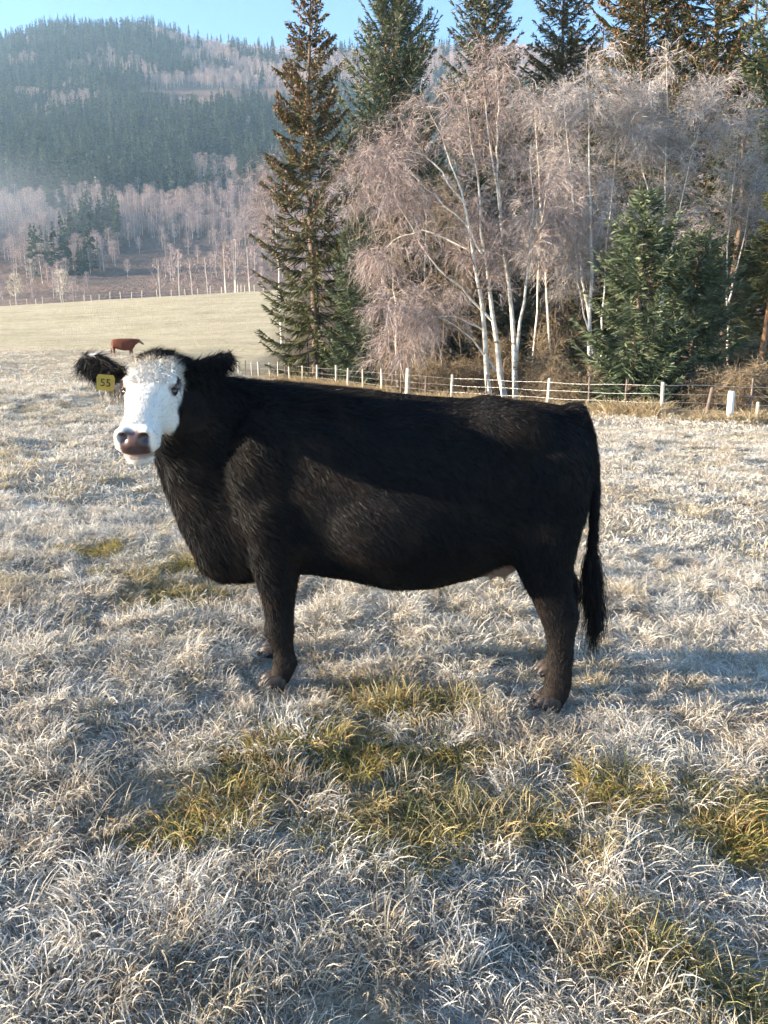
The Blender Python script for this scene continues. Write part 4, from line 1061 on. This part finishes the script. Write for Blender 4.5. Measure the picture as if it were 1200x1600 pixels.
# ------------------------------------------------------------------ grass
def tuft(seed, nb=46, rad=.10, l0=.07, l1=.20, w=.0024, flat=.5, mat=M_GRASS):
    r = np.random.default_rng(seed); K = 5
    a = r.uniform(0, 6.28, nb); rr = rad * np.sqrt(r.random(nb)); p = np.stack([rr * np.cos(a), rr * np.sin(a), np.full(nb, -.01)], 1)
    az = a + r.normal(size=nb) * .9; lean = r.uniform(.15, 1.25, nb) * flat * 2; ln = r.uniform(l0, l1, nb)
    t = np.linspace(0, 1, K)
    th = (lean[:, None] * .35 + t[None] * (lean[:, None] * 1.35 + r.uniform(0, 1.5, (nb, 1))))
    dz = np.cos(th); dh = np.sin(th); st = ln[:, None] / (K - 1)
    H = np.concatenate([np.zeros((nb, 1)), np.cumsum(dh[:, :-1] * st, 1)], 1); Zs = np.concatenate([np.zeros((nb, 1)), np.cumsum(dz[:, :-1] * st, 1)], 1)
    Zs = np.maximum(Zs, .004)
    sw = r.normal(size=(nb, 1)) * .25 * ln[:, None] * t[None] ** 2
    P = np.stack([p[:, :1] + H * np.cos(az)[:, None] - sw * np.sin(az)[:, None], p[:, 1:2] + H * np.sin(az)[:, None] + sw * np.cos(az)[:, None], p[:, 2:] + Zs], -1)
    W = w * r.uniform(.6, 1.3, (nb, 1)) * np.array([.8, 1, 1, .8, .3])[None]
    v, q = ribbons(P, W); g = Geo(); g.add(v, q, t=np.tile(np.repeat(t, 2), nb), r=np.repeat(r.random(nb), K * 2))
    return g.mesh('tuft', [mat])
NEAR = [tuft(400 + k, nb=290, rad=.13, flat=(.5, .7, .85, 1.0)[k % 4], l0=.03, l1=(.07, .095, .125)[k % 3], w=.0014) for k in range(12)]
FAR = [tuft(430 + k, nb=170, rad=.24, l0=.035, l1=.09, w=.003, flat=.6) for k in range(6)]
VFAR = [tuft(450 + k, nb=60, rad=.45, l0=.04, l1=.10, w=.011, flat=.6) for k in range(5)]
PATCH = [(470, 1210, .22), (310, 1245, .20), (400, 1190, .18), (590, 1185, .25), (560, 1095, .20), (660, 1115, .20), (700, 1255, .24), (620, 1290, .18), (850, 1300, .20), (1130, 1320, .22), (1180, 1290, .2),
         (1000, 1490, .16), (1060, 1540, .12), (290, 1310, .12), (130, 870, .2), (290, 893, .22), (250, 930, .25), (170, 905, .15), (580, 918, .3), (760, 1190, .2), (500, 1150, .15), (960, 1240, .14), (1150, 1240, .15)]
def frost_at(x, y):
    g = np.zeros(len(x)); z0 = ground(x, y, False)
    for px, py, rr in PATCH:
        # where the ray through this spot meets the slope
        Y = 3.0
        for _ in range(25):
            p = at(px, py, Y); e = p[2] - (-.08 * p[0]); Y = max(.6, Y + e / .42 * .7)
        p = at(px, py, Y)
        d = np.hypot((x - p[0]) / 1.35, y - p[1]) / rr
        g = np.maximum(g, 1 - sstep(.35, 1.15, d + (fbm(x * 6, y * 6, 90) - .5) * 1.6))
    nat = sstep(.60, .72, fbm(x * 1.3, y * 1.3, 95)) * .6
    tone = np.clip(g + nat * .6, 0, 1); frost = np.clip(1.0 - .93 * g - nat * .25 - .35 * sstep(.5, .7, fbm(x * 5, y * 5, 97)), 0.03, 1)
    return frost, tone
def lay_grass(name, protos, ylo, yhi, per, margin, smin, smax, label, seed, cond=None):
    r = np.random.default_rng(seed); area = 0
    w1 = .60 * yhi + margin; n = int(per * 2 * w1 * (yhi - ylo))
    x = r.uniform(-w1, w1, n); y = r.uniform(ylo, yhi, n); k = np.abs(x) < .56 * np.maximum(y, .2) + margin
    if cond is not None: k &= cond(x, y)
    x, y = x[k], y[k]; n = len(x); z = ground(x, y)
    fr, tn = frost_at(x, y); fr = np.clip(fr * r.uniform(.38, 1.12, n), 0, 1); tn = np.clip(tn + (r.random(n) < .10) * .5, 0, 1)
    cl = fbm(x * 3.5, y * 3.5, 99)
    s = r.uniform(smin, smax, n) * (.86 + .45 * cl)
    for hx, hy in ((-.48, 3.36), (.77, 3.36), (-.56, 3.74), (.82, 3.74)): s *= 1 - .6 * np.exp(-(((x - hx) / .22) ** 2 + ((y - hy + .08) / .22) ** 2)) 
    scatter(name, np.stack([x, y, z], 1), r.uniform(0, 6.28, n), s, r.integers(0, len(protos), n), proto_collection(name + '_kinds', protos), label, None, {'frost': fr, 'tone': tn}, r.normal(size=(n, 2)) * .18)
    print(name, n)
front_ok = lambda x, y: y < fence_y(x) + .8
lay_grass('grass', NEAR, .7, 6.5, 92, .8, .75, 1.1, 'frosted matted pasture grass with green patches near the cow', 1)
lay_grass('grass', FAR, 6.2, 20, 15, 1.5, .8, 1.25, 'pale frosted pasture grass in the middle distance', 2, front_ok)
lay_grass('grass', VFAR, 19.5, 62, 3.4, 3, .7, 1.15, 'short pale grass of the far pasture', 3, front_ok)
# rank dry grass along the fence
def fence_grass():
    r = np.random.default_rng(6); n = 2600
    pr = [tuft(470 + k, nb=30, rad=.16, l0=.25, l1=.75, w=.006, flat=.35, mat=M_DRY) for k in range(6)]
    x = r.uniform(-9, 17, n); y = fence_y(x) + r.normal(size=n) * .55 + .15
    s = r.uniform(.4, 1.0, n) * (.4 + 1.1 * fbm(x * .9, y * .9, 15)); s[x > 9] *= .8
    scatter('dry_grass', np.stack([x, y, ground(x, y)], 1), r.uniform(0, 6.28, n), s, r.integers(0, 6, n), proto_collection('dry_grass_kinds', pr), 'rank dry straw-coloured grass along the fence')
fence_grass()

# ------------------------------------------------------------------ haze
def build_haze():
    m = bpy.data.materials.new('haze'); m.use_nodes = True; nt = m.node_tree; nt.nodes.remove(nt.nodes['Principled BSDF'])
    v = nt.nodes.new('ShaderNodeVolumePrincipled'); v.inputs['Color'].default_value = (.50, .76, 1, 1); v.inputs['Density'].default_value = .00021
    v.inputs['Anisotropy'].default_value = .2
    nt.links.new(v.outputs[0], nt.nodes['Material Output'].inputs['Volume'])
    x0, x1, y0, y1, z0, z1 = -1110, 910, -120, 1710, -45, 450
    V = np.array([(x, y, z) for x in (x0, x1) for y in (y0, y1) for z in (z0, z1)], float)
    Fq = np.array([(0, 1, 3, 2), (4, 6, 7, 5), (0, 4, 5, 1), (2, 3, 7, 6), (0, 2, 6, 4), (1, 5, 7, 3)])
    tag(add_obj('haze', make_mesh('haze', V, [Fq], None, [m])), 'cold blue morning haze over the valley', kind='stuff')
build_haze()

def build_mist():
    m = bpy.data.materials.new('mist'); m.use_nodes = True; nt = m.node_tree; nt.nodes.remove(nt.nodes['Principled BSDF'])
    v = nt.nodes.new('ShaderNodeVolumePrincipled'); v.inputs['Color'].default_value = (.86, .92, 1, 1)
    tc = N(nt, 'ShaderNodeTexCoord'); ln = N(nt, 'ShaderNodeVectorMath', operation='LENGTH'); nt.links.new(tc.outputs['Object'], ln.inputs[0])
    f = math_(nt, 'SUBTRACT', 1.0, math_(nt, 'POWER', ln.outputs['Value'], 2.0), True)
    nt.links.new(math_(nt, 'MULTIPLY', math_(nt, 'POWER', f, 1.6), .0034), v.inputs['Density'])
    nt.links.new(v.outputs[0], nt.nodes['Material Output'].inputs['Volume'])
    V, Fc = ellipsoid((0, 0, 0), (1, 1, 1), nu=48, nv=28)
    o = add_obj('mist', make_mesh('mist', V, Fc, None, [m], smooth=True), None, (-300, 450, 72)); o.scale = (230, 95, 62); o.rotation_euler = (0, R(9), 0)
    tag(o, 'pale bank of mist lying low on the left of the hill', kind='stuff')
build_mist()
